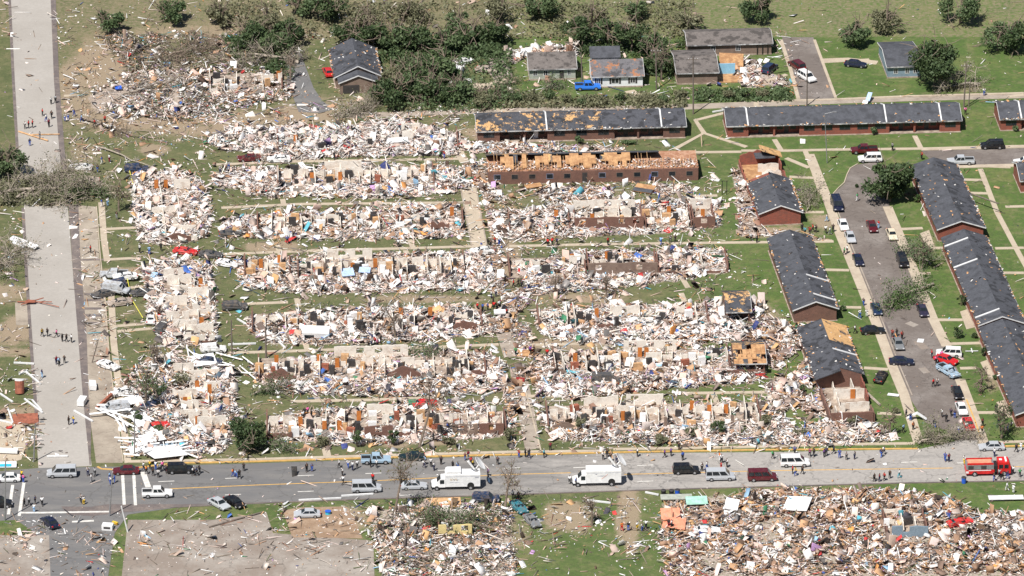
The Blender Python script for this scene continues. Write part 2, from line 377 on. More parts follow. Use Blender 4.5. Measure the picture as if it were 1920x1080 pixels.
def boxes(name, pos, size, rot, colr, label=None, kind='stuff'):
    """many small boxes in one mesh: pos (n,3), size (n,3), rot (n,3) euler, colr (n,3)"""
    n = len(pos)
    c = np.array([(-1,-1,-1),(1,-1,-1),(1,1,-1),(-1,1,-1),(-1,-1,1),(1,-1,1),(1,1,1),(-1,1,1)])*.5
    cx, sx = np.cos(rot[:, 0]), np.sin(rot[:, 0]); cy, sy = np.cos(rot[:, 1]), np.sin(rot[:, 1]); cz, sz = np.cos(rot[:, 2]), np.sin(rot[:, 2])
    Rm = np.empty((n, 3, 3))
    Rm[:, 0, 0] = cz*cy; Rm[:, 0, 1] = cz*sy*sx-sz*cx; Rm[:, 0, 2] = cz*sy*cx+sz*sx
    Rm[:, 1, 0] = sz*cy; Rm[:, 1, 1] = sz*sy*sx+cz*cx; Rm[:, 1, 2] = sz*sy*cx-cz*sx
    Rm[:, 2, 0] = -sy; Rm[:, 2, 1] = cy*sx; Rm[:, 2, 2] = cy*cx
    v = np.einsum('nij,nkj->nki', Rm, c[None]*size[:, None]*(1+.25*(rng.random((n, 8, 1))-.5)))+pos[:, None]
    f = np.array([(0,3,2,1),(4,5,6,7),(0,1,5,4),(1,2,6,5),(2,3,7,6),(3,0,4,7)])
    fa = (np.arange(n)[:, None, None]*8+f[None]).reshape(-1)
    me = bpy.data.meshes.new(name); me.vertices.add(n*8); me.vertices.foreach_set("co", v.reshape(-1).astype(np.float32))
    me.loops.add(len(fa)); me.loops.foreach_set("vertex_index", fa.astype(np.int32))
    me.polygons.add(n*6); me.polygons.foreach_set("loop_start", np.arange(n*6, dtype=np.int32)*4)
    me.update(calc_edges=True)
    a = me.color_attributes.new("tint", 'FLOAT_COLOR', 'POINT')
    cc = np.ones((n, 8, 4), np.float32); cc[:, :, :3] = colr[:, None]; a.data.foreach_set("color", cc.reshape(-1))
    me.materials.append(M['debris'])
    return tag(link(name, me), label, None, None, kind)
def scatter(name, label, px, py, ht, pal, big=1.0):
    n = len(px); g = PA(px, py)
    white, brown, twig = pal; white = min(.95, white*1.08)
    k = rng.random(n); u = rng.random(n)
    # sizes: flakes, boards, chunks, sheets
    flake = rng.random((n, 3)); S = np.empty((n, 3))
    s = np.minimum(np.exp(rng.normal(-1.6, .5, n)), .6)*big
    S[:, 0] = s*(.8+flake[:, 0]); S[:, 1] = s*(.5+.8*flake[:, 1]); S[:, 2] = .03+.22*flake[:, 2]**2*s
    bd = u < .2; S[bd, 0] = .8+2.2*rng.random(bd.sum())**2*1.3; S[bd, 1] = .07+.12*rng.random(bd.sum()); S[bd, 2] = .05+.05*rng.random(bd.sum())
    sh = u > .955; S[sh, 0] = (.9+1.5*rng.random(sh.sum()))*big; S[sh, 1] = (.7+.8*rng.random(sh.sum()))*big; S[sh, 2] = .03
    tw = k > 1-twig; S[tw, 0] = 1+2.5*rng.random(tw.sum()); S[tw, 1] = S[tw, 2] = .05+.08*rng.random(tw.sum())
    rot = np.empty((n, 3)); rot[:, 0] = rng.normal(0, .45, n); rot[:, 1] = rng.normal(0, .38, n); rot[:, 2] = rng.random(n)*6.283
    steep = rng.random(n) < .12; rot[steep, 1] += 1.0
    rot[bd | tw, 1] *= .5
    C = np.where((k < white)[:, None], WHITES[rng.integers(0, len(WHITES), n)], BROWNS[rng.integers(0, len(BROWNS), n)])
    C[tw] = TWIG[rng.integers(0, len(TWIG), tw.sum())]
    ac = rng.random(n) < .055; C[ac] = ACC[rng.integers(0, len(ACC), ac.sum())]
    dk = rng.random(n) < .09; C[dk] = C[dk]*.18
    C = np.clip(C*(.8+.4*rng.random((n, 1))), 0, .85)
    g[:, 2] = ht*rng.random(n)**.7 + np.abs(np.sin(rot[:, 1]))*S[:, 0]*.35 + .05
    boxes(name, g, S, rot, C, label)
    return g
for i, (lb, poly, d, h, pal) in enumerate(Z):
    m = (ZI == i); big_ = vnoise(9, 300+i); r = m*DENS*(.35+.9*NZ+.5*big_)*(np.clip(big_*3.2-.5, .12, 1) if i in (4, 5, 19, 21, 22, 23, 25, 27) else 1)
    n = int(r.sum()*M2*1.9)
    px, py, iy, ix = sample(r, n)
    scatter('rubble', lb, px, py, HT[iy, ix], pal)
SC2 = SCAT*(ZI < 0)*(.2+1.6*vnoise(4, 91)**2*1.6)
n = int(SC2.sum()*M2*1.2)
px, py, iy, ix = sample(SC2, n)
scatter('scattered_debris', 'thin scatter of boards and scraps over the lawns and paths', px, py, np.zeros(n), (.55,.37,.08), .85)

# ---------------------------------------------------------------- ground
def axis(lo, hi, st):
    return np.concatenate([[-4000, -1500, -600, -300], np.arange(lo, hi, st), [hi+100, 600, 1500, 4000]])
AX, AY = axis(-128, 128, .8), axis(-165, 225, .8)
X, Y = np.meshgrid(AX, AY); nv = X.size
co = np.stack([X, Y, np.zeros_like(X)], -1).reshape(-1, 3)
ppx, ppy = UNP(co); ix = np.clip(ppx/4, 0, GW-1).astype(int); iy = np.clip(ppy/4, 0, GH-1).astype(int)
rub = np.clip(blur(((ZI >= 0) & (ZI != 23) & (ZI != 5))*np.where((ZI == 21) | (ZI == 22) | (ZI == 4), .62, 1.0), 1, 1)*.95, 0, 1)
dirty = blur(SCAT*.2, 3, 2)
green = np.clip((gx-1180)/250, 0, 1); green = np.maximum(green, ((gy < 200) & (gx > 950))*.9); green = np.maximum(green, (gy > 930)*.7)
dirt = np.zeros((GH, GW))
for cx, cy, rx, ry, a in [(285,282,26,9,1),(510,463,50,9,.9),(60,160,45,30,.0),(35,620,45,28,.8),(20,550,50,18,.6),(20,815,38,42,.9),(45,780,30,20,.7),(1065,970,45,28,1),(1180,960,20,60,1),(1500,960,200,60,.5),(850,1000,120,60,.5),
    (1460,435,70,14,.8),(1540,415,26,14,.8),(640,975,60,22,.9),(220,510,50,9,.8),(640,190,70,14,.3),(900,250,40,12,.7),(950,490,20,40,.7),(1080,395,90,10,.3),(1050,645,80,8,.6),(540,135,30,20,.4),
    (640,825,20,4,.9),(745,835,24,5,.9),(820,830,30,4,.8),(1560,925,40,10,.9),(1730,935,30,20,.3),(1030,195,70,5,.9),(1815,165,35,8,.6),(1190,180,60,10,.4),(30,660,50,8,.7),(1420,610,40,50,.5),(800,560,120,6,.5),(1110,560,60,7,.6),
    (200,130,110,60,.6),(150,200,60,50,.45),(330,230,200,18,.5),(600,215,100,14,.5),(150,285,40,20,.4),(700,150,50,30,.3),(1740,455,18,20,.5),(1850,610,22,16,.5),(1860,720,18,22,.6),(440,60,300,20,.5)]:
    dirt = np.maximum(dirt, a*np.clip(1.5-np.hypot((gx-cx)/rx, (gy-cy)/ry)+(NZ-.5), 0, 1))
A1 = np.clip(rub, 0, 1)[iy, ix]; A2 = np.clip(dirty+dirt, 0, 1)[iy, ix]; A2 = np.where((ppy < 70) & (ppy > -60), np.maximum(A2, .42), A2); A3 = blur(green, 4, 2)[iy, ix]
ny_, nx_ = X.shape; q = np.arange(nv).reshape(ny_, nx_)
fa = np.stack([q[:-1, :-1], q[:-1, 1:], q[1:, 1:], q[1:, :-1]], -1).reshape(-1)
me = bpy.data.meshes.new('ground'); me.vertices.add(nv); me.vertices.foreach_set("co", co.reshape(-1).astype(np.float32))
me.loops.add(len(fa)); me.loops.foreach_set("vertex_index", fa.astype(np.int32))
me.polygons.add(len(fa)//4); me.polygons.foreach_set("loop_start", np.arange(len(fa)//4, dtype=np.int32)*4); me.update(calc_edges=True)
for nm, arr in (('rub', A1), ('dirt', A2), ('green', A3)):
    a = me.attributes.new(nm, 'FLOAT', 'POINT'); a.data.foreach_set("value", arr.astype(np.float32))
m, nt, b = newmat('grass_and_dirt')
def att(nm): return N(nt, "ShaderNodeAttribute", attribute_name=nm).outputs["Fac"]
def mathn(op, a, c):
    mm = N(nt, "ShaderNodeMath", operation=op)
    for s, v in ((0, a), (1, c)):
        if isinstance(v, (int, float)): mm.inputs[s].default_value = v
        else: nt.links.new(v, mm.inputs[s])
    return mm.outputs[0]
n1 = noise(nt, .12, 8, rough=.7); n2 = noise(nt, 1.2, 6, rough=.7); n3 = noise(nt, 5, 3)
olive = ramp(nt, n1, [(.3, (.075, .095, .032)), (.5, (.115, .13, .05)), (.7, (.2, .17, .09))])
lush = ramp(nt, n1, [(.3, (.052, .105, .017)), (.5, (.085, .145, .028)), (.66, (.145, .17, .05)), (.78, (.2, .175, .08))])
c = mix(nt, att('green'), olive, lush)
c = mix(nt, ramp(nt, n2, [(.42, 0.0), (.7, .75)]), c, (.06, .075, .03))
c = mix(nt, ramp(nt, noise(nt, .45, 6, rough=.75), [(.5, 0.0), (.72, .6)]), c, (.26, .21, .12))
dm = mathn('ADD', att('dirt'), mathn('MULTIPLY', mathn('SUBTRACT', n2, .47), 1.3))
dirtc = ramp(nt, n3, [(.3, (.26, .19, .13)), (.7, (.4, .31, .22))])
c = mix(nt, ramp(nt, dm, [(.32, 0.0), (.75, .85)]), c, dirtc)
rubc = ramp(nt, noise(nt, 2.5, 5), [(.3, (.2, .15, .12)), (.5, (.4, .33, .28)), (.7, (.6, .54, .49))])
rm = mathn('ADD', att('rub'), mathn('MULTIPLY', mathn('SUBTRACT', n2, .5), .9))
c = mix(nt, ramp(nt, rm, [(.4, 0.0), (.6, 1.0)]), c, rubc)
nt.links.new(c, b.inputs["Base Color"]); b.inputs["Roughness"].default_value = .95
bp = N(nt, "ShaderNodeBump"); bp.inputs["Strength"].default_value = .7; bp.inputs["Distance"].default_value = .15
nt.links.new(n3, bp.inputs["Height"]); nt.links.new(bp.outputs[0], b.inputs["Normal"])
me.materials.append(m)
tag(link('ground', me), kind='structure')

# ---------------------------------------------------------------- roads, pavements, paths
def mainmat():                                        # grey asphalt, paler with dust on its middle stretch
    m, nt, b = newmat('grey_asphalt'); g = N(nt, "ShaderNodeNewGeometry"); sx = N(nt, "ShaderNodeSeparateXYZ"); nt.links.new(g.outputs["Position"], sx.inputs[0])
    mp = N(nt, "ShaderNodeMapping"); mp.inputs["Scale"].default_value = (.35, 1.6, 1); nt.links.new(g.outputs["Position"], mp.inputs[0])
    f = noise(nt, .22, 7, mp.outputs[0], .7); f2 = noise(nt, 1.3, 5)
    w1 = N(nt, "ShaderNodeMapRange"); w1.inputs[1].default_value = -40; w1.inputs[2].default_value = 40; nt.links.new(sx.outputs[0], w1.inputs[0])
    a = N(nt, "ShaderNodeMath", operation='MULTIPLY_ADD'); nt.links.new(w1.outputs[0], a.inputs[0]); a.inputs[1].default_value = .5; nt.links.new(f, a.inputs[2])
    c = ramp(nt, a.outputs[0], [(.45, (.15, .148, .15)), (.72, (.22, .208, .197)), (.95, (.37, .345, .32))])
    c = cracks(nt, mix(nt, ramp(nt, f2, [(.4, 0.0), (.75, .4)]), c, (.16, .15, .145)), .12, (.09, .085, .08))
    nt.links.new(c, b.inputs["Base Color"]); b.inputs["Roughness"].default_value = .9
    return m
RM = dict(
 road=worn('pale_worn_road', (.43, .4, .365), (.35, .32, .285), .05, 1.5, .4, .65),
 main=mainmat(),
 side=worn('brown_grey_asphalt', (.17, .142, .126), (.25, .22, .2), .1, 1.2, .45, .62, crack=.2),
 gutter=worn('dark_gutter_asphalt', (.15, .125, .12), (.25, .205, .18), .3, 2),
 beige=worn('beige_concrete', (.42, .36, .29), (.27, .22, .175), .14, 1.5, .42, .62, crack=.18),
 walk=worn('pavement_concrete', (.52, .44, .34), (.42, .34, .26), .3, 2),
 path=worn('path_concrete', (.5, .42, .32), (.36, .29, .22), .25, 2, .5, .75),
 lot=worn('car_park_concrete', (.38, .34, .3), (.25, .2, .165), .1, 1.4, .38, .56, crack=.14),
 mid=worn('dusty_lane', (.4, .34, .28), (.26, .21, .17), .3, 2))
def sheet(name, poly, z, mat, label=None):
    mb = MB(); mb.slab([tuple(P(x, y)[:2]) for x, y in poly], -.3, z)
    return tag(mb.build(name, mat), label, kind='structure')
NS = [0]
def strip(name, pts, w, z, mat, label=None):
    q = [Vector(P(x, y)[:2].tolist()) for x, y in pts]; L = []; Rr = []
    for i, p in enumerate(q):
        d = (q[min(i+1, len(q)-1)]-q[max(i-1, 0)]).normalized(); nn = Vector((-d.y, d.x))
        L.append(p+nn*w/2); Rr.append(p-nn*w/2)
    NS[0] += 1; z += (NS[0] % 45)*.0007; mb = MB()
    for i in range(len(q)-1): mb.slab([L[i], Rr[i], Rr[i+1], L[i+1]], -.3, z)
    return tag(mb.build(name, mat), label, kind='structure')
sheet('street', [(14,-30),(96,-30),(104,150),(114,315),(127,385),(139,540),(155,740),(172,874),(72,878),(62,700),(50,480),(45,380),(36,300),(26,150)], .03, RM['road'])
strip('gutter', [(99,-20),(106,150),(116,280),(121,318)], 1.1, .05, RM['gutter'])
sheet('gutter', [(128,383),(147,385),(150,470),(157,560),(163,640),(166,740),(171,800),(170,872),(168,872),(155,740),(139,540)], .05, RM['gutter'])
strip('gutter', [(17,-20),(25,150),(33,290)], .6, .05, RM['gutter'])
strip('gutter', [(43,390),(50,520),(62,700),(70,800)], .6, .055, RM['gutter'])
sheet('service_lane', [(147,385),(180,388),(186,480),(196,560),(205,680),(215,760),(230,868),(180,868),(171,800),(166,740),(163,640),(157,560),(150,470)], .04, RM['beige'])
strip('drain_channel', [(140,488),(250,486)], .7, .07, RM['gutter'])
for y in (552, 563, 579, 592, 606): strip('wet_patch', [(158,y),(190,y)], 1.0, .07, RM['gutter'])
strip('pavement', [(190,380),(195,450),(201,490)], 1.25, .08, RM['walk'])
strip('pavement', [(208,545),(213,640),(222,720),(232,800),(240,868)], 1.25, .08, RM['walk'])
strip('kerb', [(181,388),(188,480),(197,560),(206,680),(216,760),(231,866)], .2, .15, RM['walk'])
sheet('main_road', [(-160,890),(0,884),(70,878),(172,876),(300,874),(480,869),(700,862),(960,855),(1200,850),(1440,848),(1720,843),(1800,826),(1835,826),(1860,840),(2080,838),(2080,899),(1900,902),(1700,905),(1440,912),(1190,919),(960,927),(700,935),(480,945),(330,952),(240,965),(215,1000),(200,1100),(90,1100),(60,995),(30,975),(-160,985)], .045, RM['main'])
sheet('oil_stain', [(115,950),(170,951),(200,946),(330,946),(395,945),(330,952),(225,962),(172,968),(125,965)], .065, RM['gutter'])
lp = simple('yellow_road_paint', (.62, .38, .12), .7, .2); wp = simple('white_road_paint', (.66, .64, .6), .7, .2)
strip('centre_line', [(318,917),(480,910),(700,902),(960,890),(1070,887)], .22, .07, lp)
strip('centre_line', [(1170,890),(1440,883),(1786,878)], .22, .07, lp)
strip('centre_line', [(1895,876),(2000,874)], .22, .07, lp)
strip('kerb', [(183,876),(190,880),(225,882),(330,869),(480,866),(700,859),(960,853),(1200,848),(1440,844),(1720,842)], .35, .16, lp)
strip('kerb', [(1855,838),(2000,835)], .35, .16, lp)
strip('kerb', [(320,952),(480,944),(700,936),(960,928),(1190,920),(1440,913),(1700,906),(1920,902)], .3, .12, RM['gutter'])
for x, y in [(312,903),(437,897),(573,892),(700,888),(836,882),(960,878),(1090,877),(1210,873),(437,928),(573,922),(700,917),(760,929),(1080,905),(1210,903),(1705,867),(1810,868)]:
    strip('lane_line', [(x-15,y+.6),(x+15,y-.6)], .18, .07, wp)
for a, b2 in [((230,892),(233,947)),((251,892),(254,948)),((24,910),(16,965)),((45,905),(36,968)),((35,962),(75,962)),((75,962),(205,960)),((135,979),(176,977))]:
    strip('road_marking', [a, b2], .55, .075, wp)
strip('stop_line', [(268,886),(278,914)], 1.0, .075, wp)
strip('pavement', [(240,866),(480,862),(700,855),(960,848),(1130,846)], .9, .1, RM['walk'])
strip('pavement', [(1150,843),(1440,838),(1560,834),(1715,832)], .9, .1, RM['path'])
strip('pavement', [(1860,830),(2000,826)], .9, .1, RM['walk'])
strip('path', [(608,832),(614,856)], 1.4, .08, RM['walk'])
PT = [[(60,385),(110,384)],
 [(400,309),(560,303),(860,298)],[(415,390),(560,383),(870,380)],[(415,477),(600,470),(760,466),(890,462)],[(437,571),(540,567)],[(430,662),(600,657),(700,652),(800,652),(935,646)],[(545,753),(700,750),(830,745)],
 [(955,462),(1130,458),(1300,456),(1563,453)],[(1085,373),(1190,370)],[(1290,368),(1345,367)],[(985,647),(1090,645)],[(990,743),(1080,743)],[(1220,573),(1400,570)],[(1270,738),(1480,735)],
 [(193,363),(250,361)],[(198,430),(256,427)],[(201,487),(258,484)],[(240,540),(275,537)],[(215,612),(290,606)],[(220,622),(285,616)],[(120,180),(150,180)],
 [(520,460),(540,520),(548,545)],[(522,390),(526,410)],[(530,374),(532,384)],[(560,575),(556,560)],[(570,634),(576,656)],[(590,740),(598,752)],[(768,450),(775,466)],[(760,470),(775,500)],[(738,388),(744,398)],
 [(1275,515),(1290,540)],[(1277,550),(1286,572)],[(1338,740),(1348,766)],
 [(1265,280),(1320,250),(1400,276)],[(1320,250),(1304,226),(1390,204),(1430,200)],[(1300,286),(1390,285)],[(1390,283),(1475,283),(1560,281),(1735,279)],[(1452,262),(1465,283)],[(1715,255),(1727,279)],[(1474,297),(1517,315)],[(1480,332),(1525,334)],[(1418,200),(1418,190)],[(1890,182),(1920,178)],
 [(1510,284),(1525,320),(1540,365)],[(1500,398),(1545,398)],[(1522,449),(1560,452)],[(1548,506),(1592,507)],[(1570,576),(1615,577)],[(1620,690),(1665,693)],[(1645,775),(1690,777)],
 [(1690,430),(1730,428)],[(1700,467),(1770,465)],[(1758,600),(1805,600)],[(1780,645),(1855,643)],[(1800,691),(1830,690)],[(1830,774),(1870,774)],[(1725,513),(1745,513)],
 [(1838,317),(1870,400),(1910,475),(1935,520)],[(1800,337),(1845,338)],[(1815,362),(1852,363)],[(1885,388),(1930,387)],[(1866,466),(1920,465)],[(1880,512),(1920,512)],[(1850,312),(1895,314)],
 [(925,204),(955,210),(962,218)],[(1540,117),(1630,112)],[(1430,155),(1475,140)]]
for p in PT: strip('path', p, 1.05, .07, RM['path'])
sheet('lane', [(862,352),(893,352),(912,462),(884,465)], .05, RM['path'])
strip('kerb', [(863,350),(884,462)], .25, .1, RM['mid']); strip('kerb', [(892,350),(913,462)], .25, .1, RM['mid'])
sheet('lane', [(845,270),(862,270),(880,305),(862,305)], .05, RM['path'])
sheet('lane', [(930,625),(958,620),(972,668),(945,670)], .05, RM['mid'])
sheet('lane', [(955,690),(985,690),(1000,760),(1014,840),(985,845),(970,770)], .05, RM['mid'])
strip('kerb', [(976,690),(988,745),(1000,790),(1014,845)], .25, .12, RM['walk'])
# right hand street with its rounded head
sheet('side_street', [(1560,366),(1572,355),(1583,345),(1588,330),(1592,318),(1606,309),(1640,304),(1665,320),(1668,388),(1690,430),(1722,510),(1752,590),(1782,660),(1812,735),(1830,790),(1838,830),(1795,832),(1775,808),(1735,792),(1708,750),(1668,660),(1640,590),(1600,480),(1575,410)], .04, RM['side'])
strip('kerb', [(1562,364),(1572,353),(1583,343),(1588,328),(1594,316),(1608,308)], .2, .14, RM['walk'])
strip('pavement', [(1518,290),(1548,365),(1575,440),(1612,530),(1645,612),(1670,680),(1695,740),(1722,830)], 1.9, .1, RM['walk'])
strip('kerb', [(1560,370),(1588,440),(1625,530),(1658,612),(1684,680),(1710,742)], .25, .13, RM['mid'])
strip('gutter', [(1638,560),(1652,600),(1668,640)], 1.4, .05, RM['gutter'])
strip('pavement', [(1664,388),(1692,455),(1722,530),(1750,600),(1775,650)], 1.9, .1, RM['walk'])
strip('pavement', [(1800,712),(1822,770),(1845,832)], 1.9, .1, RM['walk'])
strip('kerb', [(1812,750),(1830,795),(1838,820)], .25, .13, lp)
strip('tar_patch', [(1695,560),(1712,640),(1735,720)], 1.2, .05, RM['side'])
strip('manhole_patch', [(1702,605),(1718,612)], 1.5, .052, RM['lot'])
strip('manhole_patch', [(1720,640),(1735,655)], 1.6, .052, RM['lot'])
strip('manhole_patch', [(1728,690),(1738,700)], 1.4, .052, RM['lot'])
sheet('cross_street', [(1727,283),(1920,278),(2100,274),(2100,305),(1920,309),(1800,309),(1745,300)], .042, RM['side'])
strip('pavement', [(1727,280),(1920,275),(2050,272)], 1.4, .09, RM['walk'])
strip('pavement', [(1795,313),(1920,310),(2050,306)], 1.4, .09, RM['walk'])
sheet('side_street', [(1466,70),(1525,70),(1545,130),(1565,184),(1500,188),(1485,130)], .04, RM['side'])
strip('pavement', [(1464,75),(1482,130),(1497,186)], .8, .08, RM['walk']); strip('pavement', [(1527,75),(1547,130),(1567,184)], .6, .08, RM['walk'])
sheet('back_street', [(620,214),(900,204),(1300,195),(1500,187),(1700,182),(1920,176),(2080,172),(2080,180),(1920,184),(1700,190),(1500,197),(1300,205),(900,213),(640,222)], .035, RM['mid'])
strip('kerb', [(1440,190),(1560,187),(1700,181),(1920,175)], .7, .12, RM['walk'])
sheet('driveway', [(532,110),(542,98),(556,96),(565,100),(573,125),(588,165),(605,190),(625,205),(600,212),(560,210),(545,170),(535,135)], .045, RM['main'])
strip('road_marking', [(557,197),(578,197)], .9, .06, wp)
sheet('driveway', [(915,110),(945,108),(962,140),(958,162),(935,160),(915,135)], .04, RM['lot'])
strip('driveway', [(870,160),(915,162),(960,150)], 3, .038, RM['path'])
strip('driveway', [(1540,114),(1590,112),(1645,118)], 2.0, .08, RM['path'])
strip('driveway', [(1180,170),(1200,185),(1205,195)], 2.2, .05, RM['path'])
sheet('car_park', [(400,975),(500,962),(512,1000),(700,1014),(706,1200),(215,1200),(240,975)], .05, RM['lot'])
sheet('dirt_yard', [(530,958),(560,952),(650,950),(665,975),(680,1010),(548,1008)], .064, M['dirt'])
0 and sheet('bare_yard', [(1020,945),(1095,945),(1105,975),(1100,1015),(1020,1015)], .05, M['dirt'])
0 and sheet('dirt_track', [(1170,925),(1195,925),(1205,1015),(1165,1015)], .052, M['dirt'])
sheet('concrete_yard', [(-60,786),(20,786),(42,795),(50,830),(40,862),(10,870),(-60,875)], .05, RM['path'])
sheet('concrete_yard', [(28,568),(55,564),(58,610),(30,610)], .05, RM['beige'])
sheet('car_park', [(-200,1004),(92,1004),(96,1120),(-200,1200)], .05, RM['lot'])


for p in [[(1725,438),(1742,432),(1752,462),(1738,466)],[(1800,585),(1815,580),(1828,614),(1812,618)],[(1838,680),(1860,672),(1880,705),(1855,712)],[(1868,755),(1885,750),(1898,782),(1880,785)]]:
    sheet('patio', p, .09, RM['path'])
# ---------------------------------------------------------------- standing buildings
rr = random.Random(5)
def length_m(a, b): return float(np.linalg.norm(P(*b)-P(*a)))
def panes(parent, x0, x1, z0, z1, y, frame='trim', name='window', nx=1):
    f = MB(); t = .09
    f.box(x0, x1, y-.05, y, z0, z0+t); f.box(x0, x1, y-.05, y, z1-t, z1)
    for k in range(nx+1):
        xx = x0+(x1-x0-t)*k/nx; f.box(xx, xx+t, y-.05, y, z0+t, z1-t)
    fr = f.build(name, M[frame], parent)
    MB().box(x0+t, x1-t, y-.03, y-.005, z0+t, z1-t).build('pane', M['glass'], fr)
    return fr
def roof_slope(parent, x0, x1, W, hw, rise, side, mat, oh=.45, th=.16, name='roof', y0f=0., frac=(0., 1.)):
    # side 0 = near slope (y from -oh to W/2), side 1 = far slope
    g = rise/(W/2); mb = MB(); up = .06
    def z(y): return hw+g*y+up
    a, b = (-oh, W/2); ya = a+(b-a)*frac[0]; yb = a+(b-a)*frac[1]
    q = []
    n = max(2, int((x1-x0)/1.5))
    for i in range(n):
        xa = x0+(x1-x0)*i/n; xb = x0+(x1-x0)*(i+1)/n
        pts = [(xa, ya), (xb, ya), (xb, yb), (xa, yb)]
        if side: P3 = [(px, W-py) for px, py in pts]
        else: P3 = pts
        vs = [(p[0], p[1], z(o[1])) for p, o in zip(P3, pts)]+[(p[0], p[1], z(o[1])+th) for p, o in zip(P3, pts)]
        fs = [(0, 3, 2, 1), (4, 5, 6, 7), (0, 1, 5, 4), (2, 3, 7, 6)]
        if i == 0: fs.append((3, 0, 4, 7))
        if i == n-1: fs.append((1, 2, 6, 5))
        if side: fs = [tuple(reversed(f)) for f in fs]
        mb.add(vs, fs)
    return mb.build(name, mat, parent)
def fascia(parent, x0, x1, W, hw, rise, oh=.45, end0=True, end1=True):
    g = rise/(W/2); z = hw-g*oh+.03
    MB().box(x0, x1, -oh-.05, -oh-.003, z-.02, z+.2).build('gutter_board', M['eave'], parent)
    for e, xx in ((end0, x0-.06), (end1, x1+.003)):
        if not e: continue
        mb = MB()
        for s in (0, 1):
            a, b = (-oh, z), (W/2, hw+rise+.05)
            if s: a, b = (W+oh, z), (W/2, hw+rise+.05)
            pts = [(a[0], a[1]-.02), (b[0], b[1]-.02), (b[0], b[1]+.2), (a[0], a[1]+.2)]
            vs = [(xx, p[0], p[1]) for p in pts]+[(xx+.057, p[0], p[1]) for p in pts]
            mb.add(vs, [(0, 1, 2, 3), (7, 6, 5, 4), (0, 4, 5, 1), (1, 5, 6, 2), (2, 6, 7, 3), (3, 7, 4, 0)])
        mb.build('barge_board', M['trim'], parent)
def body(parent, bays, W, hw, rise, mat, name='wall', rec=1.5):
    g = rise/(W/2)
    for x0, x1, kind in bays:
        y0 = rec if kind == 'p' else 0
        poly = [(y0, .0), (W, .0), (W, hw), (W/2, hw+rise), (y0, hw+g*y0)]
        vs = [(x0, y, z) for y, z in poly]+[(x1, y, z) for y, z in poly]; n = 5
        mb = MB().add(vs, [tuple(range(n-1, -1, -1)), tuple(range(n, 2*n))]+[(i, (i+1) % n, n+(i+1) % n, n+i) for i in range(n)])
        mb.build(name, mat, parent, uv=True)
def torn_edges(t, L, W, hw, rise, xa, xb, n=150, both=True):
    g = rise/(W/2); x = xa+(xb-xa)*rng.random(n); edge = rng.random(n) < .72
    far = rng.random(n) < .3; y = np.where(edge, np.where(far, W+.35, -.35)+rng.normal(0, .12, n), rng.random(n)*W)
    z = hw+g*np.minimum(y, W-y)+.27
    S_ = np.stack([.15+.5*rng.random(n), .1+.25*rng.random(n), .03+.04*rng.random(n)], 1)
    C = np.where((rng.random(n) < .45)[:, None], np.array([[.6, .33, .15]]), np.where((rng.random(n) < .5)[:, None], np.array([[.75, .73, .7]]), np.array([[.03, .03, .035]])))
    o = boxes('torn_eave', np.stack([x, y, z], 1), S_, np.stack([rng.normal(0, .4, n), rng.normal(0, .3, n), rng.random(n)*6.3], 1), C, None, 'stuff')
    o.parent = t
def long_block(label, a, b, marks, roofs, strips, W=9, hw=2.6, rise=1.6, mat='brick', base_seed=0, group=None, far='roof', wmat='darkdoor'):
    """one storey terrace seen from its front. a,b = pixels of the front corners; marks = [(x0,x1,kind)] in photo pixels"""
    A = P(*a); B = P(*b); L = float(np.linalg.norm(B-A)); h = math.atan2(B[1]-A[1], B[0]-A[0])
    t = thing('terrace_block', label, 'building', A, h, group)
    k = L/(b[0]-a[0]); cv = lambda x: (x-a[0])*k
    body(t, [(cv(m[0]), cv(m[1]), m[2]) for m in marks], W, hw, rise, M[mat])
    MB().box(-.15, L+.15, -.35, W+.15, 0, .14).build('foundation', M['floor'], t)
    for m in marks:
        x0, x1 = cv(m[0]), cv(m[1])
        if m[2] == 'p':
            panes(t, x0+.7, x0+2.0, .9, 2.1, 1.5, 'darkdoor'); 
            panes(t, x1-1.9, x1-.7, .9, 2.1, 1.5, 'darkdoor')
            MB().box((x0+x1)/2-.45, (x0+x1)/2+.45, 1.44, 1.5, .15, 2.2).build('door', M['white' if rr.random() < .4 else 'darkdoor'], t)
            MB().box(x1-.17, x1+.22, -.02, .38, .14, hw).build('porch_post', M[mat], t, uv=True)
        else:
            n = max(1, int((x1-x0)/3.4))
            for i in range(n):
                c = x0+(x1-x0)*(i+.5)/n; panes(t, c-1.1, c+1.1, 1.1, 2.25, 0, wmat, nx=2)
    for x0, x1, s, mt in roofs:
        roof_slope(t, cv(x0)-(.3 if x0 <= a[0] else 0), cv(x1)+(.3 if x1 >= b[0] else 0), W, hw, rise, s, M[mt], name='roof')
    fascia(t, -.3, L+.3, W, hw, rise)
    for x in strips:
        mb = MB(); c = cv(x); g = rise/(W/2)
        for s in (0, 1):
            ya, yb = (-.45, W/2) if not s else (W+.45, W/2)
            za = hw-g*.45+.22; zb = hw+rise+.22
            vs = [(c-.14, ya, za), (c+.14, ya, za), (c+.14, yb, zb), (c-.14, yb, zb), (c-.14, ya, za+.16), (c+.14, ya, za+.16), (c+.14, yb, zb+.16), (c-.14, yb, zb+.16)]
            mb.add(vs, [(0, 3, 2, 1), (4, 5, 6, 7), (0, 1, 5, 4), (1, 2, 6, 5), (2, 3, 7, 6), (3, 0, 4, 7)])
        mb.build('parapet', M['trim'], t)
    torn_edges(t, L, W, hw, rise, 0, L, 110)
    return t
G1 = 'slate roofed brick terrace blocks'
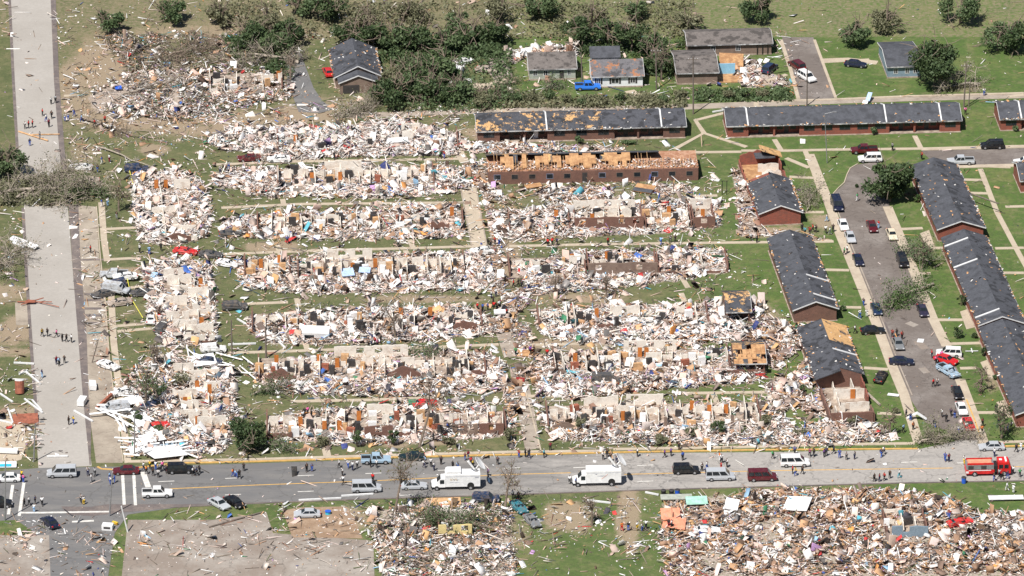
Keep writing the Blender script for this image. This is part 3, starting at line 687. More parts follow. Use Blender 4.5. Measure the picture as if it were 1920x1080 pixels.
long_block('long red brick terrace with slate grey roof behind the round headed street', (1364,258), (1800,247),
    [(1364,1403,'b'),(1403,1451,'p'),(1451,1500,'p'),(1500,1667,'b'),(1667,1714,'p'),(1714,1763,'p'),(1763,1800,'b')],
    [(1364,1800,0,'roof'),(1364,1800,1,'roof')], [1402,1661,1764], group=G1)
long_block('red brick terrace cut by the right edge, behind the black car', (1876,245), (2060,240),
    [(1876,1915,'b'),(1915,1962,'p'),(1962,2060,'b')], [(1876,2060,0,'roof'),(1876,2060,1,'roof')], [1914], group=G1)
long_block('red brick end and slate roof at the right edge below the cross street', (1914,361), (2060,356),
    [(1914,1960,'b'),(1960,2060,'b')], [(1914,2060,0,'roof'),(1914,2060,1,'roof')], [], group=G1)
long_block('long brick terrace with torn shingles showing plywood on its left half', (896,268), (1284,258),
    [(896,937,'b'),(937,983,'p'),(983,1028,'p'),(1028,1152,'b'),(1152,1196,'p'),(1196,1245,'p'),(1245,1284,'b')],
    [(896,1025,0,'roof_c'),(1025,1130,0,'roof_c'),(1130,1284,0,'roof_b'),(896,1284,1,'roof')], [1025,1240], mat='brickb')
# stripped roof block
A = P(916,346); B = P(1309,338); L = float(np.linalg.norm(B-A)); h = math.atan2(B[1]-A[1], B[0]-A[0])
t = thing('terrace_block', 'long brown brick terrace with its near roof slope stripped to rafters and insulation', 'building', A, h)
W, hw, rise = 9, 2.6, 1.7
g = rise/(W/2)
MB().box(0, L, 0, W, 0, hw).build('wall', M['brickb'], t, uv=True)
MB().box(-.1, L+.1, .3, W-.1, hw+.01, hw+.12).build('attic_floor', M['insul'], t)
roof_slope(t, -.3, L*.2, W, hw, rise, 1, M['roof_c']); roof_slope(t, L*.2, L*.82, W, hw, rise, 1, M['roof'])
for i in range(30):
    f0 = .06+.62*i/30; u = rr.random()
    if u < .16: continue
    roof_slope(t, L*f0, L*(f0+.0205), W, hw, rise, 0, M['roof_c'] if u < .3 else M['ply'], frac=(rr.uniform(.2, .6), 1-.12*(rr.random() < .3)), name='roof_deck')
boxes_n = 700; bx_ = L*rng.random(boxes_n); by_ = .3+4.2*rng.random(boxes_n)
o = boxes('attic_debris', np.stack([bx_, by_, hw+.2+.3*rng.random(boxes_n)], 1), np.stack([.2+.7*rng.random(boxes_n)**2*1.5, .1+.3*rng.random(boxes_n), .03+.06*rng.random(boxes_n)], 1), np.stack([rng.normal(0, .4, boxes_n), rng.normal(0, .3, boxes_n), rng.random(boxes_n)*6.3], 1),
    np.where((rng.random(boxes_n) < .5)[:, None], WHITES[rng.integers(0, len(WHITES), boxes_n)], BROWNS[rng.integers(0, len(BROWNS), boxes_n)]), None, None); o.parent = t; o['kind'] = 'stuff'
mb = MB()
for i in range(int(L/.6)):
    x = i*.6+rr.random()*.1
    if rr.random() < .72:
        y1 = W/2*rr.uniform(.5, 1); mb.add([(x, 0, hw+.12), (x+.06, 0, hw+.12), (x+.06, y1, hw+.12+g*y1), (x, y1, hw+.12+g*y1), (x, 0, hw+.28), (x+.06, 0, hw+.28), (x+.06, y1, hw+.28+g*y1), (x, y1, hw+.28+g*y1)],
            [(0, 3, 2, 1), (4, 5, 6, 7), (0, 1, 5, 4), (1, 2, 6, 5), (2, 3, 7, 6), (3, 0, 4, 7)])
mb.build('roof_frame', M['timber'], t)
for i in range(12):
    x = L*(i+.5)/12
    if i in (5,): MB().box(x-.5, x+.5, -.04, -.003, .1, 2.2).build('door', M['darkdoor'], t)
    else: panes(t, x-.7, x+.7, 1.0, 2.1, 0, 'brickg' if i % 3 else 'greyl')
def block_ns(label, nr, W, L, splits, hw=2.6, rise=1.5, mat='brick', far_open=None, near_open=None, strips=(), group=G1, h=HN):
    """building whose length runs away from the camera. nr = pixel of its near right corner; local x = away, y = to the left"""
    t = thing('terrace_block', label, 'building', P(*nr), h, group)
    x0 = near_open or 0; x1 = far_open or L
    body(t, [(x0, x1, 'b')], W, hw, rise, M[mat])
    MB().box(-.2, L+.2, -.2, W+.2, 0, .12).build('foundation', M['floor'], t)
    for a, b, s, mt in splits: roof_slope(t, a-(.35 if a <= 0 else 0), b+(.35 if b >= L else 0), W, hw, rise, s, M[mt])
    fascia(t, x0-(.35 if not near_open else 0), x1+(.35 if not far_open else 0), W, hw, rise, end0=near_open is None, end1=False)
    for s in (0, 1):                                   # doors and windows along both long sides
        for i in range(int((x1-x0)/4)):
            x = x0+(i+.5)*4+rr.uniform(-.3, .3)
            y = 0 if s == 0 else W
            mb = MB().box(x-.7, x+.7, y-.04 if s == 0 else y+.003, y-.003 if s == 0 else y+.04, 1.1, 2.1)
            mb.build('window', M['glass'], t)
    torn_edges(t, L, W, hw, rise, x0 if near_open else 0, x1)
    for x, s in strips:
        g = rise/(W/2); ya, yb = (-.45, W/2) if not s else (W+.45, W/2)
        za = hw-g*.45+.22; zb = hw+rise+.22
        vs = [(x-.2, ya, za), (x+.2, ya, za), (x+.2, yb, zb), (x-.2, yb, zb), (x-.2, ya, za+.14), (x+.2, ya, za+.14), (x+.2, yb, zb+.14), (x-.2, yb, zb+.14)]
        MB().add(vs, [(0, 3, 2, 1), (4, 5, 6, 7), (0, 1, 5, 4), (1, 2, 6, 5), (2, 3, 7, 6), (3, 0, 4, 7)]).build('parapet', M['trim'], t)
    return t
def broken_wall(name, mat, parent, a, b, hgt, th=.2, z0=0, holes=(), jag=.3, seed=None, step=.7, gable=0.):
    """wall from a to b (local xy) with a broken top; holes = [(s0,s1,z0,z1)] along the wall"""
    r = rr; a = Vector((a[0], a[1], 0)); b = Vector((b[0], b[1], 0)); Lw = (b-a).length
    if Lw < .2: return
    d = (b-a)/Lw; nrm = Vector((-d.y, d.x, 0))*th/2
    cuts = {0.0, Lw}
    for q in np.arange(step, Lw-.2, step): cuts.add(float(q+r.uniform(-.2, .2)*step))
    for hh in holes: cuts.update((max(0, hh[0]), min(Lw, hh[1])))
    cuts = sorted(c for c in cuts if 0 <= c <= Lw)
    mb = MB(); top = lambda s: max(.15, hgt*(1-jag*r.random())+gable*(1-abs(2*s/Lw-1)))
    pt = top(0)
    for s0, s1 in zip(cuts[:-1], cuts[1:]):
        if s1-s0 < .02: continue
        nt_ = top(s1); zs = [(z0, z0+pt, z0+nt_)]
        hole = [hh for hh in holes if hh[0] <= s0+.01 and hh[1] >= s1-.01]
        segs = [(z0, pt, nt_)]
        if hole:
            hz0, hz1 = hole[0][2], hole[0][3]; segs = []
            if hz0 > .05: segs.append((z0, min(pt, hz0), min(nt_, hz0)))
            if min(pt, nt_) > hz1+.05: segs.append((hz1, pt, nt_))
        for zb, ta, tb in segs:
            pa = a+d*s0; pb = a+d*s1
            vs = []
            for zz0, zz1 in ((zb, zb), (ta, tb)):
                for p, zz in ((pa-nrm, zz0), (pb-nrm, zz1), (pb+nrm, zz1), (pa+nrm, zz0)): vs.append((p.x, p.y, zz))
            mb.add(vs, [(0, 3, 2, 1), (4, 5, 6, 7), (0, 1, 5, 4), (1, 2, 6, 5), (2, 3, 7, 6), (3, 0, 4, 7)])
        pt = nt_
    return mb.build(name, M[mat], parent, uv='brick' in mat)
# near/far partly destroyed blocks on the right
t = block_ns('red brick block with slate roof, its far end torn open to orange boards', (1501,420), 8.0, 30,
    [(0, 16.5, 0, 'roof_b'), (0, 15, 1, 'roof'), (27.5, 30, 0, 'roof_d')], far_open=16.5)
broken_wall('brick_wall', 'brick', t, (16.5, .1), (23, .1), 2.4, .25, jag=.3); broken_wall('brick_wall', 'brick', t, (25, .1), (30, .1), 2.6, .25, jag=.3)
broken_wall('brick_wall', 'brick', t, (16.5, 7.9), (30, 7.9), 1.6, .25, jag=.7); broken_wall('brick_wall', 'brick', t, (30, .2), (30, 7.8), 2.6, .25, jag=.2, gable=.8)
MB().box(16.6, 29.8, .3, 7.7, .12, .2).build('floor', M['ply'], t)
for x in (19, 22.5, 26): broken_wall('partition_wall', 'plaster', t, (x, .5), (x, 4+rr.random()*3), 2.2, .12, jag=.3)
MB().box(19.2, 22.3, 2.6, 5.6, .22, 1.0).build('insulation_heap', M['white'], t)
MB().box(27, 29.9, 1, 5, 2.6, 2.72).build('ceiling_remnant', M['roof_b'], t)
block_ns('red brick block with pockmarked slate roof, middle one left of the side street', (1568,601), 8.0, 33,
    [(0, 33, 0, 'roof_b'), (0, 33, 1, 'roof')], mat='brickb', strips=[(3.2, 0), (12, 0)])
t = block_ns('slate and plywood roofed block whose near rooms lie open to the sky', (1640,792), 8.4, 36,
    [(15, 27, 0, 'roof_b'), (27, 36, 0, 'roof_d'), (13.5, 36, 1, 'roof_b')], mat='brickb', near_open=15, strips=[(23, 0)])
broken_wall('brick_wall', 'brickb', t, (0, .3), (0, 8.1), 2.3, .3, jag=.06, step=3); broken_wall('brick_wall', 'brickb', t, (0, 8.2), (12, 8.2), 2.3, .3, jag=.4)
broken_wall('brick_wall', 'brickb', t, (0, .1), (4, .1), 2.0, .25, jag=.3); broken_wall('brick_wall', 'brick', t, (7, .1), (10, .1), 2.3, .25, jag=.2); broken_wall('brick_wall', 'brick', t, (11, .1), (15, .1), 2.4, .25, jag=.2)
MB().box(.2, 14.9, .3, 8, .12, .2).build('floor', M['floor'], t)
broken_wall('partition_wall', 'plaster', t, (4.5, .3), (4.5, 5.5), 2.2, .14, jag=.1, holes=[(3.6, 4.4, 0, 2)]); broken_wall('partition_wall', 'plaster', t, (10, .3), (10, 6), 2.3, .14, jag=.1, holes=[(1.6, 2.4, 0, 2)])
broken_wall('partition_wall', 'plaster', t, (4.5, 5.5), (14.8, 5.5), 1.8, .14, jag=.5); MB().box(10.6, 14.5, 2.1, 2.24, .2, 2.2).build('partition_wall', M['plaster'], t)
MB().box(9.9, 10, 2, 2.9, .2, 2.1).build('door', M['door'], t)
MB().box(2, 4, 6.6, 6.8, .2, 1.8).build('partition_wall', M['plaster'], t)
block_ns('red brick block with a curved looking slate roof right of the big dark tree', (1843,449), 8.8, 31,
    [(0, 31, 0, 'roof_b'), (0, 31, 1, 'roof')])
block_ns('long red brick block with slate roof, second down the right side', (1918,629), 8.2, 40,
    [(0, 40, 0, 'roof_b'), (0, 40, 1, 'roof')], strips=[(3, 1), (26, 1), (36, 1)])
block_ns('slate roofed block at the right edge behind the twiggy tree', (1992,797), 8.4, 37,
    [(0, 37, 0, 'roof_b'), (0, 37, 1, 'roof')])
# small houses at the top
def small_house(name, label, nl, nrx, W, wallm, roofm, hw=2.6, rise=1.8, wins=(), far='roof', h=None, cat='house'):
    A = P(*nl); B = P(nrx, nl[1]-.025*(nrx-nl[0])); L = float(np.linalg.norm(B-A)); hh = math.atan2(B[1]-A[1], B[0]-A[0]) if h is None else h
    t = thing(name, label, cat, A, hh)
    body(t, [(0, L, 'b')], W, hw, rise, M[wallm]); roof_slope(t, -.3, L+.3, W, hw, rise, 0, M[roofm]); roof_slope(t, -.3, L+.3, W, hw, rise, 1, M[far])
    fascia(t, -.3, L+.3, W, hw, rise)
    MB().box(-.1, L+.1, -.1, W+.1, 0, .3).build('foundation', M['floor'], t)
    for f, ww, kind in wins:
        x = f*L
        if kind == 'w': panes(t, x-ww/2, x+ww/2, 1.0, 2.2, 0, nx=2)
        elif kind == 's':
            panes(t, x-ww/2, x+ww/2, .9, 2.1, 0, nx=2)
            for sx in (x-ww/2-.38, x+ww/2+.02): MB().box(sx, sx+.36, -.06, -.003, .85, 2.15).build('shutter', M['darkdoor'], t)
        else: MB().box(x-ww/2, x+ww/2, -.05, -.003, .05, 2.1).build('door' if kind == 'd' else 'garage_shade_panel', M['darkdoor'], t)
    return t, L
small_house('house', 'small green grey house with torn brown roof left of the blue pickup', (993,151), 1079, 8.5, 'sidingg', 'roof_o', wins=[(.12,.9,'w'),(.35,.9,'w'),(.7,.9,'d'),(.86,.8,'w')], far='roof_o')
t, L = small_house('house', 'small white house with stripped orange roof and dark shutters beside the blue pickup', (1111,165), 1205, 8.5, 'sidingw', 'roof_r', wins=[(.12,.8,'s'),(.45,1.6,'s'),(.8,1.1,'s')])
w2 = MB().box(.6, 6.2, 9.6, 14, 0, 3.0).build('wall', M['sidingw'], t)
MB().add([(.2,9,2.9),(6.6,9,2.9),(6.6,12,4.3),(.2,12,4.3),(.2,9,3.05),(6.6,9,3.05),(6.6,12,4.45),(.2,12,4.45)], [(0,3,2,1),(4,5,6,7),(0,1,5,4),(1,2,6,5),(2,3,7,6),(3,0,4,7)]).build('roof', M['roof'], t)
t, L = small_house('house', 'low brown brick house with grey roof, its right side ripped off to a blue room', (1270,159), 1345, 12, 'brickg', 'roof_o', rise=1.3, wins=[], far='roof_o')
MB().box(L+.1, L+4.2, 5.0, 5.2, 0, 2.4).build('interior_wall', M['bluewall'], t)
MB().box(L+.1, L+6, .4, 10, .0, .14).build('floor', M['ply'], t)
MB().add([(L+1,6,.6),(L+6,6,.3),(L+6.5,10.5,2.2),(L+1.4,10.5,2.6),(L+1,6,.7),(L+6,6,.4),(L+6.5,10.5,2.3),(L+1.4,10.5,2.7)], [(0,3,2,1),(4,5,6,7),(0,1,5,4),(1,2,6,5),(2,3,7,6),(3,0,4,7)]).build('ceiling_remnant', M['ply'], t)
t, L = small_house('house', 'long low house with white eaves at the top edge above the ripped open house', (1290,106), 1446, 8, 'brickg', 'roof_o', rise=1.1, wins=[(.3,1,'w'),(.6,1,'w')], far='roof_o')
for x in (14.5, 15.6, 16.7): MB().box(x, x+.12, -.3, -.18, .3, 2.6).build('porch_post', M['blackm'], t)
t, L = small_house('house', 'slate roofed house under the big tree at the top right', (1664,147), 1725, 13, 'sidingb', 'roof', rise=1.2, h=HE+R(2), wins=[(.25,.9,'w'),(.6,.9,'w'),(.85,.9,'w')])
# gable fronted house
t = block_ns('grey brick gabled house with torn red spotted roof behind the red car', (713,163), 9.2, 15, [(0, 15, 0, 'roof_b'), (0, 15, 1, 'roof_b')], mat='brickg', rise=2.2, group=None)
t.name = 'gabled_house'
body(t, [(-3, 0, 'b')], 7.4, 2.5, 1.4, M['brickg']); 
for o in t.children:
    pass
ext = [o for o in t.children if o.name.startswith('wall')][-1]; ext.location = (0, 1.1, 0)
for s in (0, 1):
    o = roof_slope(t, -3.3, .2, 7.4, 2.5, 1.4, s, M['roof']); o.location = (0, 1.1, 0)
fa0 = set(t.children); fascia(t, -3.3, 0, 7.4, 2.5, 1.4, end1=False)
for o in t.children:
    if o not in fa0: o.location = (0, 1.1, 0)
MB().box(-3.06, -3.003, 4.6, 8.0, .1, 1.9).build('garage_shade_panel', M['darkdoor'], t)  # flat dark panel paints the shaded inside of the open garage

# ---------------------------------------------------------------- roofless ruins
def ruin(label, a, bx, W, front=(), back=(), part=.8, seed=1, doors=3, mid=True, ends=(1, 1), pstep=3.0, slab=True, group='roofless terrace ruins'):
    r0 = rr.getstate(); rr.seed(seed)
    A = P(*a); B = P(bx, a[1]-.02*(bx-a[0])); L = float(np.linalg.norm(B-A)); h = math.atan2(B[1]-A[1], B[0]-A[0])
    t = thing('ruined_terrace', label, 'ruin', A, h, group)
    k = L/(bx-a[0]); cv = lambda x: (x-a[0])*k
    if slab: MB().box(0, L, 0, W, 0, .16).build('floor_slab', M['floor'], t)
    for x0, x1, hh, mt, *rest in front:
        hl = [(q-.6, q+.6, .95, 2.05) for q in (rest[0] if rest else [])]
        g = rest[1] if len(rest) > 1 else 0.
        broken_wall('brick_wall', mt, t, (cv(x0), .12), (cv(x1), .12), hh, .25, jag=.12 if hh > 1.9 else .5, holes=hl, gable=g, step=1.5 if hh > 1.9 else .6)
    for x0, x1, hh, mt, *rest in back:
        hl = [((q-x0)*k-.7, (q-x0)*k+.7, .9, 2.0) for q in (rest[0] if rest else [])]
        broken_wall('back_wall', mt, t, (cv(x0), W-.12), (cv(x1), W-.12), hh, .2, jag=.1 if hl else .35, holes=hl, step=1.4)
    x = .2
    while x < L:
        if rr.random() < part:
            y0 = .4 if rr.random() < .6 else W*.4; y1 = W*rr.uniform(.45, .95); hh = rr.uniform(1.0, 2.5)
            hl = [(1.0, 1.8, 0, 2.0)] if rr.random() < .5 else []
            broken_wall('partition_wall', 'plaster', t, (x, y0), (x+rr.uniform(-.3, .3), y1), hh, .14, jag=rr.uniform(.1, .7), holes=hl)
        x += pstep*rr.uniform(.5, 1.3)
    if mid:
        x = rr.uniform(0, 2)
        while x < L-2:
            l = rr.uniform(1.5, 6)
            if rr.random() < part: broken_wall('inner_wall', 'plaster', t, (x, W*.55), (min(L, x+l), W*.55), rr.uniform(1.2, 2.5), .14, jag=rr.uniform(.08, .5), holes=[(l*.4, l*.4+.9, 0, 2.0)] if l > 3 else [])
            x += l+rr.uniform(0, 2.5)
    for i in range(int(L/1.5*part)):                  # boxes added in the rooms: dark ones imitate shaded gaps, the rest furniture
        x = rr.uniform(.3, L-1.5); y = rr.uniform(.6, W-2); u = rr.random(); w_, d_, h_ = rr.uniform(.6, 1.7), rr.uniform(.5, .8), rr.uniform(.7, 1.9)
        o = MB().box(-w_/2, w_/2, -d_/2, d_/2, 0, h_).build('shade_furniture_box', M['darkdoor' if u < .5 else 'white' if u < .78 else 'timber' if u < .94 else 'rust'], t)
        o.location = (x, y, .17); o.rotation_euler = (0, 0, rr.uniform(-.4, .4))
    for i in range((doors+1)//2):
        x = rr.uniform(.5, L-1); y = rr.choice([W*.3, W*.5, W*.7])
        MB().box(x, x+.8, y, y+.06, .17, 2.1).build('door', M['door'], t)
    if ends[0]: broken_wall('end_wall', 'brickb', t, (.12, .3), (.12, W-.3), 1.9, .25, jag=.6)
    if ends[1]: broken_wall('end_wall', 'brickb', t, (L-.12, .3), (L-.12, W-.3), 1.9, .25, jag=.6)
    rr.setstate(r0); return t
ruin('ruined row of pale room walls, second from the top in the left field', (520,353), 815, 9, back=[(610,680,2.3,'plaster')], seed=2, doors=3, part=.95, pstep=2.2)
ruin('dark gutted ruin with leaning boards, third row from the top in the left field', (482,438), 870, 9, front=[(808,842,1.8,'brickb')], seed=3, doors=2, part=.7, pstep=3)
ruin('short ruin with two orange doors just right of the white wrecked car', (458,522), 545, 8.5, seed=4, doors=3, part=1)
ruin('long pale ruin with two back window openings, fourth row in the left field', (558,524), 872, 9, front=[(815,872,.7,'brickg')], back=[(615,700,2.4,'plaster',[643,675])], seed=5, doors=4, part=.95, pstep=2.2)
ruin('ruin with an overturned white box in front, fifth row in the left field', (472,628), 905, 9, front=[(850,895,1.7,'brickb',[],.9)], seed=6, doors=3, part=.75)
ruin('ruin with three back windows and triangular brown gable pieces, sixth row', (484,714), 912, 9.4, front=[(497,555,.8,'brickb',[],1.9),(725,792,.8,'brickb',[],1.9),(868,918,.7,'brickb',[],.8)], back=[(628,768,2.5,'plaster',[677,712,746])], seed=7, doors=6, part=.95, pstep=2.6)
ruin('brown brick fronted ruin nearest the main road, behind the stripped shrubs', (500,824), 950, 9.6, front=[(500,548,1.5,'brickb'),(683,737,2.3,'brickb',[2.6]),(746,800,1.0,'brickb'),(848,896,2.4,'brickg',[1.5,3.3]),(898,945,2.4,'brickb',[2.4])], back=[(690,740,2.4,'plaster')], seed=8, doors=9, part=.95, pstep=2.6)
ruin('ruin with a long pinkish brick front wall left of the small roofless brick room', (1078,430), 1207, 9, front=[(1078,1207,2.5,'brickb',[1.5,5,9.2,12])], back=[(1080,1196,2.4,'plaster',[1145,1176])], seed=9, doors=1, part=.9)
ruin('low shattered ruin between the narrow lane and the pinkish brick wall', (955,438), 1070, 9, seed=10, doors=1, part=.5, group='roofless terrace ruins')
ruin('small square roofless room with one square window in brown brick', (1300,428), 1341, 9, front=[(1300,1341,2.5,'brickb',[2.1])], back=[(1300,1341,2.5,'plaster',[1318])], seed=11, doors=1, part=.4, mid=False)
ruin('shattered middle part of the row beside the small roofless brick room', (1210,430), 1298, 9, seed=12, doors=1, part=.85)
ruin('ruin with a long grey brown brick wall standing full height', (1103,516), 1233, 9, front=[(1103,1233,2.6,'brickg',[2,9.8])], seed=13, doors=1, part=.6)
ruin('flattened end of the row right of the grey brown brick wall', (1234,514), 1366, 9, front=[(1234,1366,.5,'brickb')], seed=14, doors=0, part=.35, mid=False)
ruin('smashed pale ruin in the right field between narrow lane and grey brown wall', (955,522), 1100, 9, seed=15, doors=2, part=.5)
ruin('white littered ruin in the row ending at the dark porch', (1010,618), 1330, 9, front=[(1120,1150,1,'brickb')], seed=16, doors=2, part=.45)
ruin('ruin with back windows and orange doors in the row ending at the bare plywood roof', (1040,702), 1370, 9.3, front=[(1020,1062,.8,'brickg',[],.6),(1160,1260,.3,'brickg')], back=[(1175,1275,2.4,'plaster',[1192,1225,1260])], seed=17, doors=6, part=.95, pstep=2.4)
ruin('pale ruin nearest the main road right of the lane mouth', (1027,806), 1428, 9.6, front=[(1035,1080,.9,'brickg',[],.9),(1098,1132,.9,'brickb'),(1136,1142,2.4,'brickg'),(1180,1186,2.2,'brickg'),(1245,1250,2.2,'brickg'),(1370,1376,2.4,'brickg')], back=[(1100,1165,2.3,'plaster'),(1180,1250,2.4,'plaster',[1196])], seed=18, doors=8, part=.9, pstep=2.5)
ruin('scattered walls of the flattened top row behind the two parked wrecks', (520,288), 860, 9, seed=19, doors=1, part=.35, back=[(755,790,2.4,'plaster',[768])])
ruin('ruined pale cottage among branches at the top left', (393,175), 530, 9, front=[(393,408,2.2,'plaster',[.9])], seed=20, doors=2, part=.7, group=None)
ruin('yellow walled wrecked house cut by the bottom edge', (822,1006), 885, 7, front=[(822,885,2.3,'sidingy',[2,4.6])], back=[(822,885,2.3,'plaster')], seed=21, doors=0, part=.6, group=None)
ruin('roofless grey walled room filled with yellow insulation at the bottom right', (1662,1008), 1740, 9, front=[(1672,1740,2.2,'sidingb',[2.5])], back=[(1662,1700,1.5,'plaster')], seed=22, doors=0, part=.5, group=None)
# the three upright ruins of the left column
def ruin_ns(label, nr, W, L, seed, near=None, doors=5, part=.9):
    r0 = rr.getstate(); rr.seed(seed)
    t = thing('ruined_terrace', label, 'ruin', P(*nr), HN, 'roofless ruins along the service lane')
    MB().box(0, L, 0, W, 0, .16).build('floor_slab', M['floor'], t)
    x = .2
    while x < L:
        y0 = rr.choice([.2, W*.35, W*.5]); y1 = min(W-.2, y0+rr.uniform(3, 6)); hl = [(1.0, 1.8, 0, 2.0)] if rr.random() < .5 else []
        if rr.random() < part: broken_wall('partition_wall', 'plaster', t, (x, y0), (x, y1), rr.uniform(1.4, 2.5), .14, jag=rr.uniform(.05, .4), holes=hl)
        x += rr.uniform(1.8, 3.6)
    for y in (W*.3, W*.62):
        x = rr.uniform(0, 2)
        while x < L-2:
            l = rr.uniform(2, 5)
            if rr.random() < .7: broken_wall('inner_wall', 'plaster', t, (x, y), (x+l, y), rr.uniform(1, 2.4), .14, jag=rr.uniform(.1, .6))
            x += l+rr.uniform(.5, 3)
    for i in range((doors+1)//2):
        x = rr.uniform(0, L-1); y = rr.uniform(1, W-2)
        MB().box(x, x+.06, y, y+.8, .17, 2.1).build('door', M['door'], t)
    if near: broken_wall('brick_wall', 'brickb', t, (.1, near[0]), (.1, near[1]), near[2], .25, jag=near[3], gable=near[4])
    rr.setstate(r0); return t
ruin_ns('uppermost upright ruin along the service lane, brown gable piece at its near end', (372,452), 10, 28, 31, (1.5, 6.5, 1.2, .2, .8), 3, .45)
ruin_ns('middle upright ruin of pale rooms right of the crushed car cluster', (405,642), 9, 33, 32, (0, 6, .5, .3, 0), 4)
ruin_ns('lower upright ruin of pale rooms with orange doors beside the dark shrub', (428,812), 9.5, 28, 33, (0, 6, 1, .5, 0), 8)
# two roofed ends that stayed up
def roof_end(label, a, bx, W, roofm, frame):
    A = P(*a); B = P(bx, a[1]-.02*(bx-a[0])); L = float(np.linalg.norm(B-A)); h = math.atan2(B[1]-A[1], B[0]-A[0])
    t = thing('terrace_end', label, 'building', A, h)
    hw, rise = 2.5, 1.5
    body(t, [(0, L, 'p')], W, hw, rise if not frame else .02, M['brickb']); MB().box(L-.3, L, 0, 1.5, 0, hw).build('side_wall', M['brickb'], t, uv=True)
    if frame:
        MB().box(0, L, .4, W-.2, hw+.01, hw+.1).build('attic_floor', M['insul'], t)
        for i in range(7):
            for j in range(4):
                if rr.random() < .72: roof_slope(t, -.2+(L+.5)*i/7, -.2+(L+.5)*(i+1)/7-.02, W, hw, rise, 0, M['roof_c' if rr.random() < .25 else 'ply'], frac=(j/4+.005, (j+1)/4-.005), name='roof_deck')
    else: roof_slope(t, -.2, L+.3, W, hw, rise, 0, M[roofm])
    roof_slope(t, -.2, L+.3, W, hw, rise, 1, M['roof_c'])
    fascia(t, -.2, L+.3, W, hw, rise, end0=False)
    if frame:
        for i in range(6): MB().box(.3+i*.9, .42+i*.9, 1.2, 4.2, 3.1+.0, 3.5).build('rafter', M['timber'], t)
        MB().box(-1.5, L, -.15, .1, 0, 1.1).build('porch_wall', M['brickb'], t, uv=True)
    panes(t, 1, 2.2, .9, 2.1, 1.5); MB().box(L/2, L/2+.9, 1.44, 1.5, .1, 2.1).build('door', M['darkdoor'], t)
    return t
roof_end('surviving end with a patchy slate roof over a black porch in the right field', (1362,607), 1406, 9, 'roof_c', False)
roof_end('surviving end with a bare orange plywood roof in the right field', (1378,704), 1434, 9, 'roof_d', True)
# ---------------------------------------------------------------- trees, shrubs and branches
tg = np.random.default_rng(77)
def leaves(name, C, size, mat, parent=None, flat=.0):
    n = len(C); a = tg.normal(size=(n, 3)); a /= np.linalg.norm(a, axis=1)[:, None]
    b_ = np.cross(a, tg.normal(size=(n, 3))); b_ /= np.linalg.norm(b_, axis=1)[:, None]
    s = (size*(.5+tg.random(n)))[:, None]
    v = np.stack([C+a*s, C+b_*s*.6, C-a*s, C-b_*s*.6], 1)
    me = bpy.data.meshes.new(name); me.vertices.add(n*4); me.vertices.foreach_set("co", v.reshape(-1).astype(np.float32))
    me.loops.add(n*4); me.loops.foreach_set("vertex_index", np.arange(n*4, dtype=np.int32)); me.polygons.add(n)
    me.polygons.foreach_set("loop_start", np.arange(n, dtype=np.int32)*4); me.update(calc_edges=True); me.materials.append(M[mat])
    return link(name, me, parent)
def crownpts(cx, cy, cz, r, rz, n, clumps=14, hole=.5):
    out = []
    for k in range(clumps):
        d = tg.normal(size=3); d /= np.linalg.norm(d); d[2] = d[2]*.9
        q = np.array([cx, cy, cz])+d*np.array([r, r, rz])*(hole+.35*tg.random()); rc = r*(.25+.22*tg.random())
        m = n//clumps; e = tg.normal(size=(m, 3)); e /= np.linalg.norm(e, axis=1)[:, None]
        out.append(q+e*rc*(tg.random((m, 1))**.4)*np.array([1, 1, .8]))
    return np.concatenate(out)
def limb(mb, p, d, l, r, depth, pts=None, droop=0):
    q = p; dd = Vector(d).normalized(); seg = 3
    for i in range(seg):
        nd = (dd+Vector(tg.normal(size=3)*.16)+Vector((0, 0, -droop))).normalized(); e = q+nd*(l/seg)
        if e.z < .1: e.z = .1
        r1 = r*(1-.25*(i+1)/seg*1.5)
        mb.tube(q, e, r*(1-.3*i/seg), max(.015, r1*.9), 5 if depth > 1 else 4)
        if depth > 0:
            for k in range(2):
                s = Vector(tg.normal(size=3)); s = (nd*.7+s.normalized()*.9).normalized()
                limb(mb, e, s, l*(.45+.3*tg.random()), r*.5, depth-1, pts, droop)
        q = e; dd = nd
    if pts is not None: pts.append(tuple(q))
def tree(name, label, x, y, hgt, r, mat, n, cat='tree', group=None, trunk=.3, cz=None, rz=None, leaf=.28, bark='bark', clumps=16, lean=(0, 0), hole=.5):
    t = thing(name, label, cat, P(x, y), 0, group)
    cz = cz if cz is not None else hgt-r*.8; rz = rz or r*.75
    mb = MB(); mb.tube((0, 0, -.1), (lean[0]*.6, lean[1]*.6, cz*.6+.1), trunk, trunk*.7)
    for k in range(5): limb(mb, Vector((lean[0]*.6, lean[1]*.6, cz*.6)), Vector(tg.normal(size=3)*.6)+Vector((lean[0], lean[1], 1)), r*1.1, trunk*.5, 1)
    mb.build('trunk', M[bark], t)
    leaves('crown', crownpts(lean[0], lean[1], cz, r, rz, n, clumps, hole), leaf, mat, t)
    return t
def shrub(label, x, y, hgt, r, mat, n=500, group=None, name='shrub', leaf=.16, stretch=None):
    t = thing(name, label, 'shrub', P(x, y), 0, group)
    mb = MB()
    for k in range(6):
        a = tg.random()*6.28; mb.tube((0, 0, 0), (math.cos(a)*r*.6, math.sin(a)*r*.6, hgt*.7), .06, .02, 5)
    mb.build('stem', M['bark'], t)
    C = crownpts(0, 0, hgt*.5, r*.8, hgt*.42, n, 9, .35); C[:, 2] = np.abs(C[:, 2])+.03
    if stretch: C[:, 0] *= stretch
    leaves('foliage', C, leaf, mat, t)
    return t
